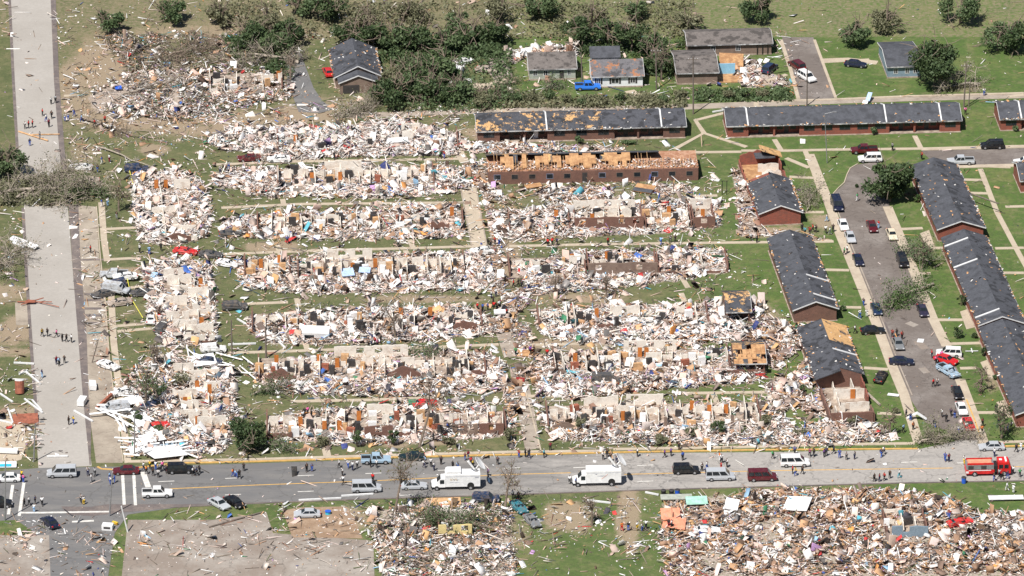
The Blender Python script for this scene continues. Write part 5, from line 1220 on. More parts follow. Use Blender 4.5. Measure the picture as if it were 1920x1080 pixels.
CARS = [
 ('van',116,893,180,'silver','silver minivan turning at the foot of the wide street'),('sedan',236,888,180,'maroon','dark maroon sedan at the crossing beside the crowd'),
 ('suv',338,886,0,'black','black car right of the crowd by the collapsed canopy'),('pickup',295,931,0,'white','white pickup stopped on the crossing lines'),
 ('sedan',14,902,180,'white','white sedan cut by the left edge at the crossing'),('suv',-2,950,0,'black','black car cut by the left edge below the crossing'),
 ('sedan',94,985,118,'navy','dark blue sedan leaving the crossing at the bottom left'),('sedan',411,950,-52,'silver','grey sedan, left of the pair parked on dirt below the main road'),
 ('sedan',440,947,-52,'black','black sedan, right of the pair parked on dirt below the main road'),('pickup',705,868,0,'lblue','pale blue pickup with people around its bed'),
 ('sedan',772,862,180,'green','dark green sedan by the yellow kerb'),('van',687,921,0,'silver','silver minivan in the near lane left of the silver sedan'),
 ('sedan',776,916,0,'silver','silver sedan just left of the first white news truck'),('suv',1286,887,0,'black','black four wheel drive right of the second news truck'),
 ('van',1350,899,0,'silver','silver van between the black four wheel drive and the maroon van'),('van',1429,900,0,'maroon','dark red van in the near lane'),
 ('van',1490,873,0,'white','white van in the far lane of the main road'),('sedan',1859,843,180,'silver','silver sedan at the street corner behind the fire engine'),
 ('sedan',576,969,180,'silver','silver blue sedan parked on the red dirt yard'),
 ('pickup',1102,168,0,'blue','bright blue pickup in front of the white house'),('suv',1443,134,60,'dblue','dark blue car beside the spilled house contents'),
 ('suv',1494,128,115,'maroon','maroon car at the side of the upper street'),('suv',1513,150,-62,'white','white car on the upper street'),
 ('sedan',1604,125,-18,'navy','dark blue sedan on the lawn of the upper right'),('pickup',1620,287,180,'maroon','maroon pickup parked before the long slate terrace'),
 ('suv',1631,303,180,'white','white car behind the big dark tree'),('suv',1860,278,180,'black','black car on the cross street at the right'),
 ('pickup',1801,308,180,'silver','silver pickup with black bed cover on the cross street'),('sedan',1922,308,180,'white','white car cut by the right edge on the cross street'),
 ('van',1569,390,NEAR,'navy','dark blue van at the left kerb, highest up the side street'),('sedan',1581,427,NEAR,'white','white sedan at the left kerb in front of the silver one'),
 ('sedan',1594,450,NEAR,'silver','silver sedan at the left kerb behind the white one'),('sedan',1635,430,NEAR,'maroon','dark red sedan standing in the middle of the side street'),
 ('sedan',1672,445,NEAR,'cream','cream sedan at the right kerb'),('sedan',1609,493,NEAR,'navy','dark blue sedan alone at the left kerb, mid street'),
 ('suv',1692,496,NEAR,'black','black car at the right kerb with its door open'),('sedan',1643,585,NEAR,'dblue','dark blue sedan at the left kerb by the fallen green tree'),
 ('sedan',1730,588,NEAR,'purple','dark purple sedan at the right kerb by the fallen green tree'),('sedan',1636,625,2,'black','black car parked across the left pavement'),
 ('sedan',1684,650,NEAR,'grey','grey sedan below the group in red in the side street'),('sedan',1690,683,-6,'navy','dark blue sedan turned across the side street'),
 ('suv',1779,668,172,'white','large white car beside the red sports car'),('sedan',1774,680,-38,'red','bright red car squeezed beside the large white car'),
 ('sedan',1795,742,NEAR,'black','black sedan at the right kerb above the white one'),('sedan',1803,772,NEAR,'white','white sedan at the right kerb above the red one'),
 ('sedan',1816,801,NEAR,'red','red sedan at the right kerb near the street corner'),('sedan',615,140,100,'red','bright red car beside the grey gabled house')]
for c in CARS: car(*c)
WR = [
 ('sedan',165,344,180,'beige','beige crushed sedan at the tip of the fallen giant tree',0,0,0),('sedan',152,318,170,'white','white crushed car under the branches at the wide street',5,0,0),('suv',256,322,0,'dblue','long blue wreck beside the fallen pole on the upper lawn',0,0,0),
 ('pickup',214,520,175,'silver','silver pickup wreck at the top of the crushed car cluster',0,0,0),('sedan',235,526,185,'white','white wreck right behind the silver pickup in the cluster',0,0,.3),('suv',214,540,190,'dblue','blue wreck squeezed in the middle of the cluster',0,5,0),
 ('van',218,552,-22,'silver','large silver van lying askew on the cluster',4,0,.5),('sedan',193,556,205,'dgrey','dark grey wreck at the left end of the cluster',0,0,0),('sedan',266,554,178,'dgrey','dark blue grey sedan wreck right of the cluster',0,0,0),
 ('sedan',224,572,195,'beige','beige sedan below the cluster beside the grass',0,0,0),('sedan',284,602,85,'white','white sedan nose down against the middle upright ruin',0,0,0),('suv',303,620,70,'dgrey','dark flattened wreck beside the nose down white sedan',8,0,0),
 ('sedan',348,476,-16,'red','bright red wreck between the upper and middle upright ruins',0,0,0),('sedan',395,482,-12,'dgrey','dark wreck directly right of the bright red one',0,0,0),('sedan',427,499,-30,'white','white wreck at the left tip of the fourth row',0,0,0),
 ('sedan',433,442,8,'dgrey','grey wreck at the left tip of the third row',5,0,0),('suv',440,580,0,'dgrey','black crumpled wreck at the left tip of the fifth row',4,0,0),('suv',400,660,0,'white','white car wreck beside the wooden pole',0,0,0),
 ('sedan',393,682,-12,'dblue','dark blue wreck under white beams',0,0,0),('sedan',204,690,-42,'white','white and green wreck alone on the service lane',0,0,0),('sedan',230,741,200,'white','white wreck with a black roof hole above the silver car',6,0,0),
 ('van',216,772,192,'silver','silver people carrier among the white beams',0,0,0),('sedan',254,778,160,'dgrey','dark crushed car behind the thin lamp post',0,6,0),('sedan',288,764,30,'dblue','blue crushed car beside the leaning leafy tree',8,0,0),
 ('sedan',295,804,20,'red','red smashed car in the lower left rubble',10,0,0),('sedan',312,844,-5,'lblue','crushed blue car under the collapsed white canopy',0,0,0),('sedan',904,476,185,'white','battered white car at the foot of the narrow lane',0,0,.1),
 ('sedan',467,301,190,'maroon','maroon wreck on the path of the top row',0,0,0),('sedan',523,303,180,'white','white wreck right of the maroon one on the top path',0,0,0),('van',1136,718,0,'dgrey','dark grey crushed van in the rubble of the right field',0,0,0),
 ('sedan',797,766,10,'red','red wreck at the back of the brick fronted ruin',0,0,.5),('sedan',868,120,30,'white','white wreck, uppermost of three by the green thicket',0,0,0),('suv',861,138,80,'white','white wreck, middle of three by the green thicket',0,0,0),
 ('sedan',862,157,5,'white','white wreck, lowest of three by the green thicket',0,0,0),('sedan',913,135,-20,'beige','beige wreck beside the pale driveway at the top',0,0,0),('suv',911,940,-8,'dblue','crushed dark blue wreck on the verge under the first news truck',6,0,0),
 ('sedan',973,956,-68,'teal','teal wreck on the bottom verge below the two standing people',0,0,0),('sedan',998,982,-70,'grey','grey wreck at the bottom edge below the teal one',0,0,0),('pickup',1778,702,-60,'lblue','smashed pale blue pickup with bent hood on the side street',0,0,0),
 ('sedan',1650,712,70,'black','black twisted wreck on the grass by the grey log',8,0,0),('sedan',1325,1000,0,'white','white wreck buried in the bottom rubble',0,0,0),('sedan',1800,985,20,'red','red wreck buried in the bottom right rubble',6,0,0)]
for k, x, y, hd, c_, l, ro, pi_, z in WR: car(k, x, y, hd, c_, l, True, ro, pi_, z)

# ---------------------------------------------------------------- news trucks
def news_truck(label, x, y, cabw, logo, dish_tilt, hump, L=6.4):
    t = thing('news_truck', label, 'truck', P(x, y), HE+math.pi, 'satellite news trucks')
    # local x forward (towards photo left); near side is +y
    w = 1.2
    mb = MB().box(-3.6, 2.6, -w, w, .75, 3.1); 
    if hump: mb.prism([(-.2, 3.1), (2.3, 3.1), (2.5, 3.45), (2.2, 3.65), (-.2, 3.65)], -w*.9, w*.9)
    mb.build('box_body', M['white'], t)
    mb = MB(); loft(mb, [(2.62, [(-1.05,.6),(1.05,.6),(1.05,2.3),(-1.05,2.3)]), (3.3, [(-1.05,.6),(1.05,.6),(.95,2.3),(-.95,2.3)]), (4.1, [(-1.0,.6),(1.0,.6),(.9,1.45),(-.9,1.45)]), (5.0, [(-.9,.6),(.9,.6),(.8,1.2),(-.8,1.2)])])
    mb.build('cab', M['white'], t)
    quadplate(MB(), [(4.02,-.78,1.55),(4.02,.78,1.55),(3.38,.8,2.22),(3.38,-.8,2.22)], .06, .02).build('windshield', M['glass'], t)
    for s in (-1, 1): MB().box(2.8, 3.55, s*1.06-.02, s*1.06+.02, 1.35, 2.05).build('side_window', M['glass'], t)
    for s in (-1, 1): MB().box(4.7, 5.03, s*.6-.15, s*.6+.15, .75, .95).build('headlight', M['lamp'], t)
    MB().box(4.98, 5.15, -.95, .95, .5, .75).build('bumper', M['blackm'], t)
    for x0, rr_ in ((4.1, .42), (-1.9, .45)):
        for s in (-1, 1):
            m2 = MB(); m2.tube((0, 0, 0), (0, .32*s, 0), rr_, rr_, 16); m2.tube((0, .3*s, 0), (0, .34*s, 0), rr_*.55, rr_*.5, 12, 1)
            o = m2.build('wheel', [M['tyre'], M['rim']], t); o.location = (x0, s*.92, rr_)
    MB().tube((-1.9, w+.004, .95), (-1.9, w+.02, .95), .62, .62, 18).build('wheel_arch', M['blackm'], t)
    # dish and mast at the rear
    MB().tube((-2.9, 0, 3.1), (-2.9, 0, 3.7), .3, .25, 10).build('dish_mount', M['metalg'], t)
    d = link('satellite_dish', None); d.parent = t
    n = 20; prof = [(0, 0), (.45, .03), (.9, .12), (1.35, .27)]
    vs = [(0, 0, 0)]; fs = []
    for r_, z_ in prof[1:]:
        for i in range(n): vs.append((r_*math.cos(i*2*math.pi/n), r_*1.15*math.sin(i*2*math.pi/n), z_))
    for i in range(n): fs.append((0, 1+i, 1+(i+1) % n))
    for k in range(2):
        for i in range(n): fs.append((1+k*n+i, 1+(k+1)*n+i, 1+(k+1)*n+(i+1) % n, 1+k*n+(i+1) % n))
    mbd = MB().add(vs, fs); o = mbd.build('satellite_dish', M['white'], t); bpy.data.objects.remove(d)
    md = o.modifiers.new('s', 'SOLIDIFY'); md.thickness = .06
    o.rotation_euler = (R(dish_tilt[1]), R(dish_tilt[0]), 0); o.location = (-3.5, 0, 4.6)
    a_ = MB().tube((-2.9, 0, 3.7), (-3.45, 0, 4.5), .1, .1, 8); a_.build('dish_arm', M['white'], t)
    MB().tube((-2.6, .1, 3.6), (-1.5, .1, 5.2), .16, .22, 8).build('feed_boom', M['white'], t)
    for q in (1.2, .1) if not hump else (-.9,): MB().box(q-.5, q+.5, -.5, .5, 3.1, 3.32).build('roof_unit', M['white'], t)
    MB().box(-3.5, 2.5, w+.004, w+.014, 2.72, 2.76).build('trim_line', M['greyl'], t)
    for q in logo:                                    # lettering strokes on the near side
        x0, z0, x1, z1, th, mt = q; a = Vector((x0, w+.012, z0)); b = Vector((x1, w+.012, z1)); nrm = Vector((-(b-a).z, 0, (b-a).x)).normalized()*th/2
        vs = [a-nrm, b-nrm, b+nrm, a+nrm]; vs2 = [v+Vector((0, .01, 0)) for v in vs]
        MB().add(vs+vs2, FQ).build('lettering', M[mt], t)
    return t
# first truck: curly gold word over a thin dark line of text; second: thin grey word with a red swoosh
lg1 = [(1.75,2.45,1.6,1.95,.07,'gold'),(1.6,1.95,1.35,2.4,.07,'gold'),(1.3,2.0,1.05,2.3,.08,'gold'),(1.05,2.3,.95,1.95,.07,'greyl'),(.95,1.95,.7,2.35,.06,'gold'),(.7,2.35,.55,1.9,.08,'gold'),(.55,1.9,.35,2.25,.06,'greyl')]+[(1.8-i*.22,1.62,1.66-i*.22,1.62,.06,'greyl') for i in range(8)]+[(-3.3+i*.17,2.5,-3.2+i*.17,2.5,.16,'greyl') for i in range(4)]
lg2 = [(.6-i*.2,2.2+.02*(i % 2),.48-i*.2,2.02,.06,'greyl') for i in range(8)]+[(-.1,1.5,-1.2,2.45,.06,'pinkt'),(1.0,2.5,.7,2.5,.1,'greyl')]
news_truck('white satellite news truck with a curly gold word on its side', 862, 914, 1, lg1, (-50, 0), True)
news_truck('white satellite news truck with people at its nose and a red swoosh', 1126, 907, 1, lg2, (-50, 0), False)
# fire engine
t = thing('fire_engine', 'red fire engine with silver equipment body surrounded by firefighters', 'fire engine', P(1848, 888), HE); w = 1.2
MB().box(-3.7, 1.4, -w, w, .55, 1.35).build('lower_body', M['redp'], t)
MB().box(-3.6, 1.3, -w+.01, w-.01, 1.353, 2.3).build('equipment_body', M['metalg'], t)
MB().box(-3.3, .9, -.75, .75, 2.303, 2.55).build('hose_bed', M['pinkt'], t)
for s in (-1, 1): MB().box(-3.5, 1.2, s*1.1-.06, s*1.1+.06, 2.303, 2.62).build('hose_rail', M['redp'], t)
for i in range(4): MB().box(-3.3+i*1.15, -2.35+i*1.15, -w-.03, -w-.005, 1.45, 2.15).build('locker_door', M['metalg' if i % 2 else 'darkdoor'], t)
MB().box(-3.7, -3.2, -w-.02, -w-.002, .7, 1.1).build('reflective_panel', M['trim'], t)
MB().box(1.45, 1.95, -w*.95, w*.95, .8, 2.0).build('pump_panel', M['blackm'], t)
mb = MB(); loft(mb, [(2.0, [(-w,.55),(w,.55),(w,2.75),(-w,2.75)]), (4.0, [(-w,.55),(w,.55),(w*.97,2.72),(-w*.97,2.72)]), (4.35, [(-w*.97,.55),(w*.97,.55),(w*.95,1.9),(-w*.95,1.9)])]); mb.build('cab', M['redp'], t)
for x0 in (2.2, 3.15): MB().box(x0, x0+.75, -w-.02, -w-.002, 1.55, 2.3).build('side_window', M['glass'], t)
quadplate(MB(), [(4.32,-1.0,1.95),(4.32,1.0,1.95),(4.04,1.0,2.6),(4.04,-1.0,2.6)], .05).build('windshield', M['glass'], t)
MB().box(3.3, 3.6, -.9, .9, 2.76, 2.92).build('light_bar', M['white'], t); MB().box(2.3, 2.8, -.3, .2, 2.76, 2.86).build('roof_hatch', M['white'], t)
for x0 in (-2.1, 3.2):
    for s in (-1, 1):
        m2 = MB(); m2.tube((0, 0, 0), (0, .32*s, 0), .5, .5, 16); m2.tube((0, .3*s, 0), (0, .34*s, 0), .28, .25, 12, 1)
        o = m2.build('wheel', [M['tyre'], M['rim']], t); o.location = (x0, s*.92, .5)
MB().box(-3.2, .8, -w-.035, -w-.004, 1.18, 1.3).build('stripe', M['white'], t)
# ---------------------------------------------------------------- people
def skinned(name, verts, edges, radii, mat, sub=1):
    me = bpy.data.meshes.new(name); me.from_pydata(verts, edges, []); o = bpy.data.objects.new(name, me); col.objects.link(o)
    o.modifiers.new('skin', 'SKIN'); s = o.modifiers.new('sub', 'SUBSURF'); s.levels = sub; s.render_levels = sub
    for v, r_ in zip(me.skin_vertices[0].data, radii): v.radius = (r_, r_)
    me.skin_vertices[0].data[0].use_root = True
    bpy.context.view_layer.update(); dg = bpy.context.evaluated_depsgraph_get()
    m2 = bpy.data.meshes.new_from_object(o.evaluated_get(dg)); bpy.data.objects.remove(o); m2.materials.clear(); m2.materials.append(M[mat]); m2.name = name
    m2.polygons.foreach_set("use_smooth", [True]*len(m2.polygons)); return m2
def person_proto(stride, arms):
    s = stride
    # x forward, y left
    V = dict(pelvis=(0,0,.95), chest=(.02,0,1.28), neck=(.02,0,1.5), head=(.03,0,1.62), crown=(.03,0,1.72),
      hl=(0,.1,.92), kl=(.16*s+.03,.11,.5), al=(.22*s-.05,.12,.08), tl=(.22*s+.12,.13,.04), hr=(0,-.1,.92), kr=(-.04*s+.03,-.11,.5), ar=(-.32*s-.02,-.12,.08), tr=(-.32*s+.14,-.13,.04),
      sl=(.0,.19,1.42), sr=(.0,-.19,1.42))
    if arms == 0: V.update(el=(-.12*s-.02,.26,1.15), wl=(-.06*s+.06,.27,.9), fl=(-.04*s+.09,.27,.8), er=(.12*s-.02,-.26,1.15), wr=(.2*s+.06,-.27,.92), fr=(.24*s+.09,-.27,.83))
    elif arms == 1: V.update(el=(.02,.28,1.17), wl=(.24,.16,1.22), fl=(.32,.1,1.25), er=(.02,-.28,1.17), wr=(.24,-.14,1.25), fr=(.32,-.08,1.28))
    else: V.update(el=(.02,.27,1.15), wl=(.06,.26,.9), fl=(.08,.25,.8), er=(.2,-.24,1.5), wr=(.3,-.14,1.66), fr=(.3,-.08,1.72))
    Rr = dict(pelvis=.13, chest=.145, neck=.055, head=.095, crown=.07, hl=.095, kl=.062, al=.042, tl=.035, hr=.095, kr=.062, ar=.042, tr=.035, sl=.065, sr=.065, el=.043, wl=.03, fl=.025, er=.043, wr=.03, fr=.025)
    E = [('pelvis','chest'),('chest','neck'),('neck','head'),('head','crown'),('pelvis','hl'),('hl','kl'),('kl','al'),('al','tl'),('pelvis','hr'),('hr','kr'),('kr','ar'),('ar','tr'),('chest','sl'),('sl','el'),('el','wl'),('wl','fl'),('chest','sr'),('sr','er'),('er','wr'),('wr','fr')]
    def sub(names, edges, grow, mat, nm, z=None):
        ns = list(names); ix = {n: i for i, n in enumerate(ns)}
        vs = [V[n] for n in ns]
        return skinned(nm, vs, [(ix[a], ix[b]) for a, b in edges if a in ix and b in ix], [Rr[n]+grow for n in ns], mat)
    t = link('person', sub(list(V), E, 0, 'skin', 'person'))
    link('shirt', sub(['chest','pelvis','sl','sr','el','er'], E, .022, 'cloth', 'shirt'), t)
    link('trousers', sub(['pelvis','hl','kl','al','hr','kr','ar'], E, .02, 'cloth', 'trousers'), t)
    hb = MB(); n = 8
    link('hair', skinned('hair', [(-.01,0,1.66),(.01,0,1.74)], [(0,1)], [.095,.075], 'hair'), t)
    return t
PROTO = [person_proto(0, 0), person_proto(1, 0), person_proto(.6, 1), person_proto(0, 2), person_proto(0, 1), person_proto(1.1, 2)]
PC = dict(w=((.75,.75,.75),'white'), k=((.015,.015,.018),'black'), r=((.6,.02,.02),'red'), b=((.04,.1,.4),'blue'), n=((.02,.025,.08),'navy'), g=((.03,.35,.12),'green'), y=((.75,.5,.03),'yellow'), p=((.15,.04,.28),'purple'),
  o=((.75,.2,.03),'orange'), t=((.03,.4,.5),'turquoise'), m=((.2,.01,.03),'maroon'), s=((.3,.3,.31),'grey'), i=((.8,.15,.4),'pink'), l=((.3,.5,.75),'pale blue'))
ORD = ['leftmost','second from left','third from left','fourth from left','fifth from left','sixth from left','seventh from left','eighth from left','ninth from left','tenth from left','eleventh from left','twelfth from left','thirteenth from left','fourteenth from left']
PEOPLE = [
 ('on the upper wide street by the brown pole','47,242,wk 54,241,rk 61,240,rk'),('in the middle of the upper wide street','80,218,rk 87,229,wb 92,239,mk 97,223,kk'),('at the right edge of the upper street','96,196,wk 104,194,sk'),
 ('on the pale street just above the fallen tree','56,274,nb 75,262,ss'),('where the street meets the upper left rubble','122,229,wb 128,226,wb 139,219,bb 153,229,lb'),('around the dark trunk on the upper left lawn','178,239,rk 191,244,kk 197,232,rk 202,247,wk 210,246,wk'),
 ('near the blue wreck on the upper lawn','183,324,nb 191,309,bw 205,305,wm'),('walking abreast on the pale wide street','79,632,yk 89,631,kk 106,633,ik 117,641,kk 125,642,kk 134,643,wk'),('in the trio on the pale wide street','106,684,mn 111,687,lk 121,682,kk'),
 ('alone at the left side of the wide street','79,709,nl'),('of the pair just above the intersection','129,797,kk 138,796,yb'),('alone on the beige service lane','170,475,rk'),('on the narrow pavement by the fallen crown','191,389,bw 202,387,wl'),
 ('on the lawn by the stripped trunk','219,412,ks'),('on the lawn above the bright red wreck','262,475,wk 280,478,lb 302,471,kk'),('alone by the white beams of the service lane','252,704,ok'),
 ('at the foot of the wide street','165,893,wn 171,905,ws 178,894,sk'),('at the lamp post south of the crossing','206,902,lb 207,910,wb 215,906,bb'),
 ('in the crowd under the white canopy','269,883,wn 275,890,ok 281,880,yk 287,893,kk 292,882,wb 297,896,wk 300,886,sk 305,882,ik 311,888,nk'),('right beside the black car near the canopy','362,893,wk 369,893,nk 374,889,kk'),
 ('in the family left on the main road','437,895,ob 443,897,lb 449,898,kk 457,884,kk'),('beside the white car at the left edge','41,899,yk 44,906,ib'),('on the crossing lines at the lower left','46,951,kk 55,948,wk 64,961,wl 66,946,nk 79,949,wk'),('alone together in the junction middle','152,944,wk 157,947,wy'),
 ('on the left part of the main road','575,886,kk 585,885,bb'),('in the group around the pale blue pickup','636,878,wk 642,893,wk 643,909,wk 653,879,wb 661,883,wn 670,879,wk 695,877,kk 706,878,wk'),('behind the silver minivan','699,905,rk'),
 ('among walkers right of the green sedan','797,872,lk 795,878,wn 808,876,wk 814,883,wn 827,872,nk'),('behind the first news truck','849,880,kk 858,882,lb 872,864,mb 878,862,ms 883,873,rk 887,878,yk'),('alone on the road beyond the first news truck','933,872,nk'),('at the tail of the first news truck','915,894,pk 917,907,wl'),
 ('at the mouth of the rubble lane','973,859,rb 985,858,kk 992,860,kn 1020,859,tk 1032,846,mk'),('filming at the nose of the second news truck','1068,908,wk 1080,912,bk'),('behind the second news truck','1131,863,wk 1138,858,kk 1144,866,kk 1156,869,sn'),('crossing near the satellite dish','1195,857,wk'),
 ('along the far kerb right of the dish','1246,859,pk 1258,856,pk 1273,844,kk 1280,864,bk'),('on the road by the black four wheel drive','1316,884,wk 1325,882,wb'),('standing on the road behind the silver van','1349,865,ow 1353,869,wk 1352,882,rr 1363,877,wk'),
 ('walking the far kerb behind the white van','1449,861,gk 1490,853,bk 1518,857,ik 1526,857,kk 1545,858,pk 1549,856,nk 1563,852,nk'),('on the road right of the white van','1574,860,bb 1587,863,sk 1602,862,sn'),('beside the nose of the white van','1486,889,rk 1492,893,yb 1504,890,kk'),
 ('on the far kerb in the right middle','1652,858,nb 1657,853,wk'),('walking left of the fire engine','1772,866,bb 1779,867,mn'),('in the line on the near lane','1639,904,kk 1649,904,mn 1658,902,rk 1668,898,kk 1686,897,wt'),
 ('at the tail of the fire engine','1808,872,wy'),('at the cab of the fire engine','1864,903,kb 1873,897,sk 1879,901,kk 1889,899,nb'),('walking off the right end of the fire engine','1899,890,wk 1912,895,gk'),('by the silver sedan at the corner','1864,857,wn 1905,849,nk 1914,845,ww'),('on the grass beside the metal bench sheet','1888,921,ww 1900,925,ww'),
 ('in the bottom right rubble','1764,964,wk 1780,974,rb'),('in the group cut by the bottom edge','1166,996,or 1178,996,kb 1195,995,wy 1204,997,wb 1211,993,wk'),('on the bottom verge above the teal wreck','961,936,wk 972,938,kk'),('in front of the salmon sheets','1254,994,km 1259,995,wk'),
 ('at the left end of the second row','413,327,wn 419,323,kk 424,327,mk 429,322,sb'),('on the top path between the rows','627,300,kk 793,300,kk 825,299,gk 828,296,kk 833,298,rb 913,295,mk'),('along the path above the fourth row','539,458,bk 550,450,kk 637,471,kk 747,464,wk'),
 ('beside the battered white car on the lane','915,462,kk 920,465,kk 928,462,rk 936,462,wb'),('on the long path right of the lane','1027,463,rk 1035,462,rk 1044,462,nk 1140,461,rk 1239,460,lb 1257,456,wk 1266,455,kk'),('at the right end of the long path','1408,453,wk 1419,456,sk'),
 ('below the torn brick block','1504,436,kk 1509,444,tk 1518,443,rk 1524,436,rk 1530,436,kk'),('on the pavement left of the silver sedan','1548,438,wk 1556,441,ws 1562,436,kk'),('alone on the pavement above the group','1550,416,wl'),('alone in the middle of the street head','1607,378,gw'),('on the kerb above the lone blue sedan','1583,479,gk 1588,476,wk'),
 ('beside the maroon sedan in mid street','1647,429,rl'),('by the kerb near the fallen green tree','1619,574,nb 1612,597,wb 1625,595,ww'),('on the grass left of the black car','1589,626,yk 1603,626,wk'),('above the grey sedan in the side street','1673,633,rk 1681,631,kk 1691,637,rk'),
 ('at the nose of the large white car','1747,672,rn 1755,683,ik 1765,674,ik'),('standing together mid side street','1750,726,rk 1757,725,wk'),('on the pavement at the lower side street','1699,783,nk 1707,790,nb'),('beside the white sedan at the lower street','1766,783,wk 1774,792,kk 1783,781,nk 1790,785,nb 1752,802,nb'),
 ('beneath the white bent scrap','1712,807,ok'),('alone in pale blue on the lower lawn','1694,812,lk'),('by the red sedan at the street corner','1797,814,wb 1803,819,sk 1812,808,wk'),('on the pavement right of the red sedan','1841,814,ok 1842,800,mk'),
 ('around the spindly tree near the right corner','1868,775,kk 1872,800,nk 1877,813,nk 1883,790,kk 1884,815,wk 1890,809,wb 1896,805,wk'),('on the plaza crowded with people between the rows','921,560,wn 930,557,wn 925,572,kk 937,577,mk 931,583,kk'),
 ('picking through things by the plaza crowd','895,586,rk 905,585,bk 915,584,bk 926,582,rk 936,580,wk 950,596,rk'),('gathered on the rubble above the plaza','963,540,rk 972,538,kk 978,541,nk 991,547,wn 947,532,sk'),('on the path above the long six row ruin','692,653,kk 696,649,wn 703,648,rk 708,652,ik 714,645,kk'),
 ('at the left end of the brick fronted ruin','568,789,wk 571,784,kk 577,781,ik 584,787,kk'),('by the orange heap at the lane','967,668,gk 994,668,pk 1026,675,rk'),('beside the maroon wreck in the brick ruin','840,811,bk'),('beyond the long slate terrace end','1810,216,ik 1845,180,wb'),('near the big dark tree at the street head','1728,300,rk 1673,283,sk')]
prr = random.Random(3); used_p = set()
for where, s in PEOPLE:
    L = []
    for tok in s.split():
        x, y, c = tok.split(','); L.append((float(x), float(y), c))
    L.sort()
    for i, (x, y, c) in enumerate(L):
        k = prr.randrange(6); src = PROTO[k]
        if k in used_p: t = copy_tree(src)
        else: t = src; used_p.add(k)
        p = P(x, y); ii = int(min(max(x/4, 0), GW-1)); jj = int(min(max(y/4, 0), GH-1))
        t.location = (p[0], p[1], .1 if DENS[jj, ii] < 1 else .25+HT[jj, ii]*.5); t.rotation_euler = (0, 0, prr.random()*6.28); sx = prr.uniform(.95, 1.08); t.scale = (sx*1.08, sx*1.08, sx)
        a = PC[c[0]]; b_ = PC[c[1]]
        for o in t.children:
            if o.name.startswith('shirt'): o.color = (*a[0], 1)
            if o.name.startswith('trousers'): o.color = (*b_[0], 1)
        n_ = len(L); lab = 'person in %s top and %s trousers %s%s' % (a[1], b_[1], where if n_ == 1 or True else '', '')
        if n_ > 1:
            same = sum(1 for q in L if q[2] == c)
            if same > 1: lab = '%s person in %s top %s' % (ORD[i], a[1], where)
            else: lab = 'person in %s top and %s trousers %s' % (a[1], b_[1], where)
        if len(lab.split()) > 16: lab = 'person in %s and %s %s' % (a[1], b_[1], where)
        tag(t, lab, 'person', 'people walking through the damaged neighbourhood'); t.name = 'person'

# ---------------------------------------------------------------- collapsed white canopy and large loose pieces
wr = random.Random(9)
def item(name, label, x, y, z, parts, cat, rot=(0, 0, 0), group=None):
    """parts = list of (part name or None, material, mesh collector)"""
    if len(parts) == 1:
        o = parts[0][2].build(name, M[parts[0][1]], None)
    else:
        o = link(name, None)
        for pn, mt, mb in parts: mb.build(pn, M[mt], o)
    o.location = P(x, y)+np.array([0, 0, z]); o.rotation_euler = (R(rot[0]), R(rot[1]), HE+R(rot[2]))
    return tag(o, label, cat, group)
def beam(a, b, za=.3, zb=.3, w_=.16):
    A = Vector(P(*a))+Vector((0, 0, za)); B = Vector(P(*b))+Vector((0, 0, zb)); return A, B, w_
def canopy(name, label, beams, sheets, org):
    o = thing(name, label, 'canopy', P(*org)); O = Vector(P(*org))
    for a, b, za, zb, w_ in beams:
        A = Vector(P(*a))-O+Vector((0, 0, za)); B = Vector(P(*b))-O+Vector((0, 0, zb)); MB().tube(A, B, w_, w_, 4).build('beam', M['white'], o)
    for q, zz in sheets:
        v = [Vector(P(*c))-O+Vector((0, 0, z)) for c, z in zip(q, zz)]; quadplate(MB(), v, 0, .08).build('roof_sheet', M['white'], o)
    return o
bm_ = []
for a, b in [((232,860),(262,862)),((236,850),(290,832)),((255,858),(310,820)),((270,862),(345,828)),((285,858),(370,855)),((300,836),(372,866)),((215,832),(300,834)),((222,838),(262,836)),((226,845),(290,846)),((280,862),(360,850)),((262,845),(352,838)),((300,862),(352,842))]:
    bm_.append((a, b, wr.uniform(.4, 1.6), wr.uniform(.4, 1.6), .17))
canopy('collapsed_canopy', 'lower tangle of white canopy beams and sheets beside the crowd', bm_, [([(262,852),(330,846),(352,862),(290,868)], (1.2,1.4,1.0,.9)), ([(258,826),(300,822),(312,838),(268,842)], (1.0,1.5,1.6,1.0)), ([(240,842),(262,838),(270,850),(245,856)], (.6,1.2,1,.4))], (270,855))
bm_ = []
for a, b in [((180,770),(262,812)),((190,776),(280,806)),((205,772),(232,812)),((214,776),(240,805)),((240,775),(300,826)),((225,768),(290,800)),((250,790),(304,818)),((168,784),(250,776)),((182,764),(240,768)),((230,800),(236,815))]:
    bm_.append((a, b, wr.uniform(.5, 1.3), wr.uniform(.5, 1.5), .2))
canopy('collapsed_canopy', 'middle tangle of long white beams fanning from the silver people carrier', bm_, [([(240,790),(272,785),(300,822),(278,826)], (1.2,1.4,.9,.8)), ([(212,757),(262,750),(270,762),(230,768)], (.7,1.2,1.1,.6))], (240,790))
bm_ = [(a, b, wr.uniform(.3, 1.), wr.uniform(.3, 1.), .15) for a, b in [((210,742),(270,745)),((228,748),(272,752)),((215,735),(268,730)),((350,650),(356,682)),((355,684),(400,690)),((352,660),(372,680)),((372,688),(430,690)),((405,668),(455,678)),((450,692),(480,715)),((455,675),(475,692)),((430,700),(470,706)),((360,668),(440,690))]]
canopy('collapsed_canopy', 'upper scatter of white beams around the two wrecks by the pole', bm_, [([(355,676),(400,672),(408,690),(362,694)], (.9,1.2,.9,.7))], (330,700))
LB = 'white beams thrown over the lawns'
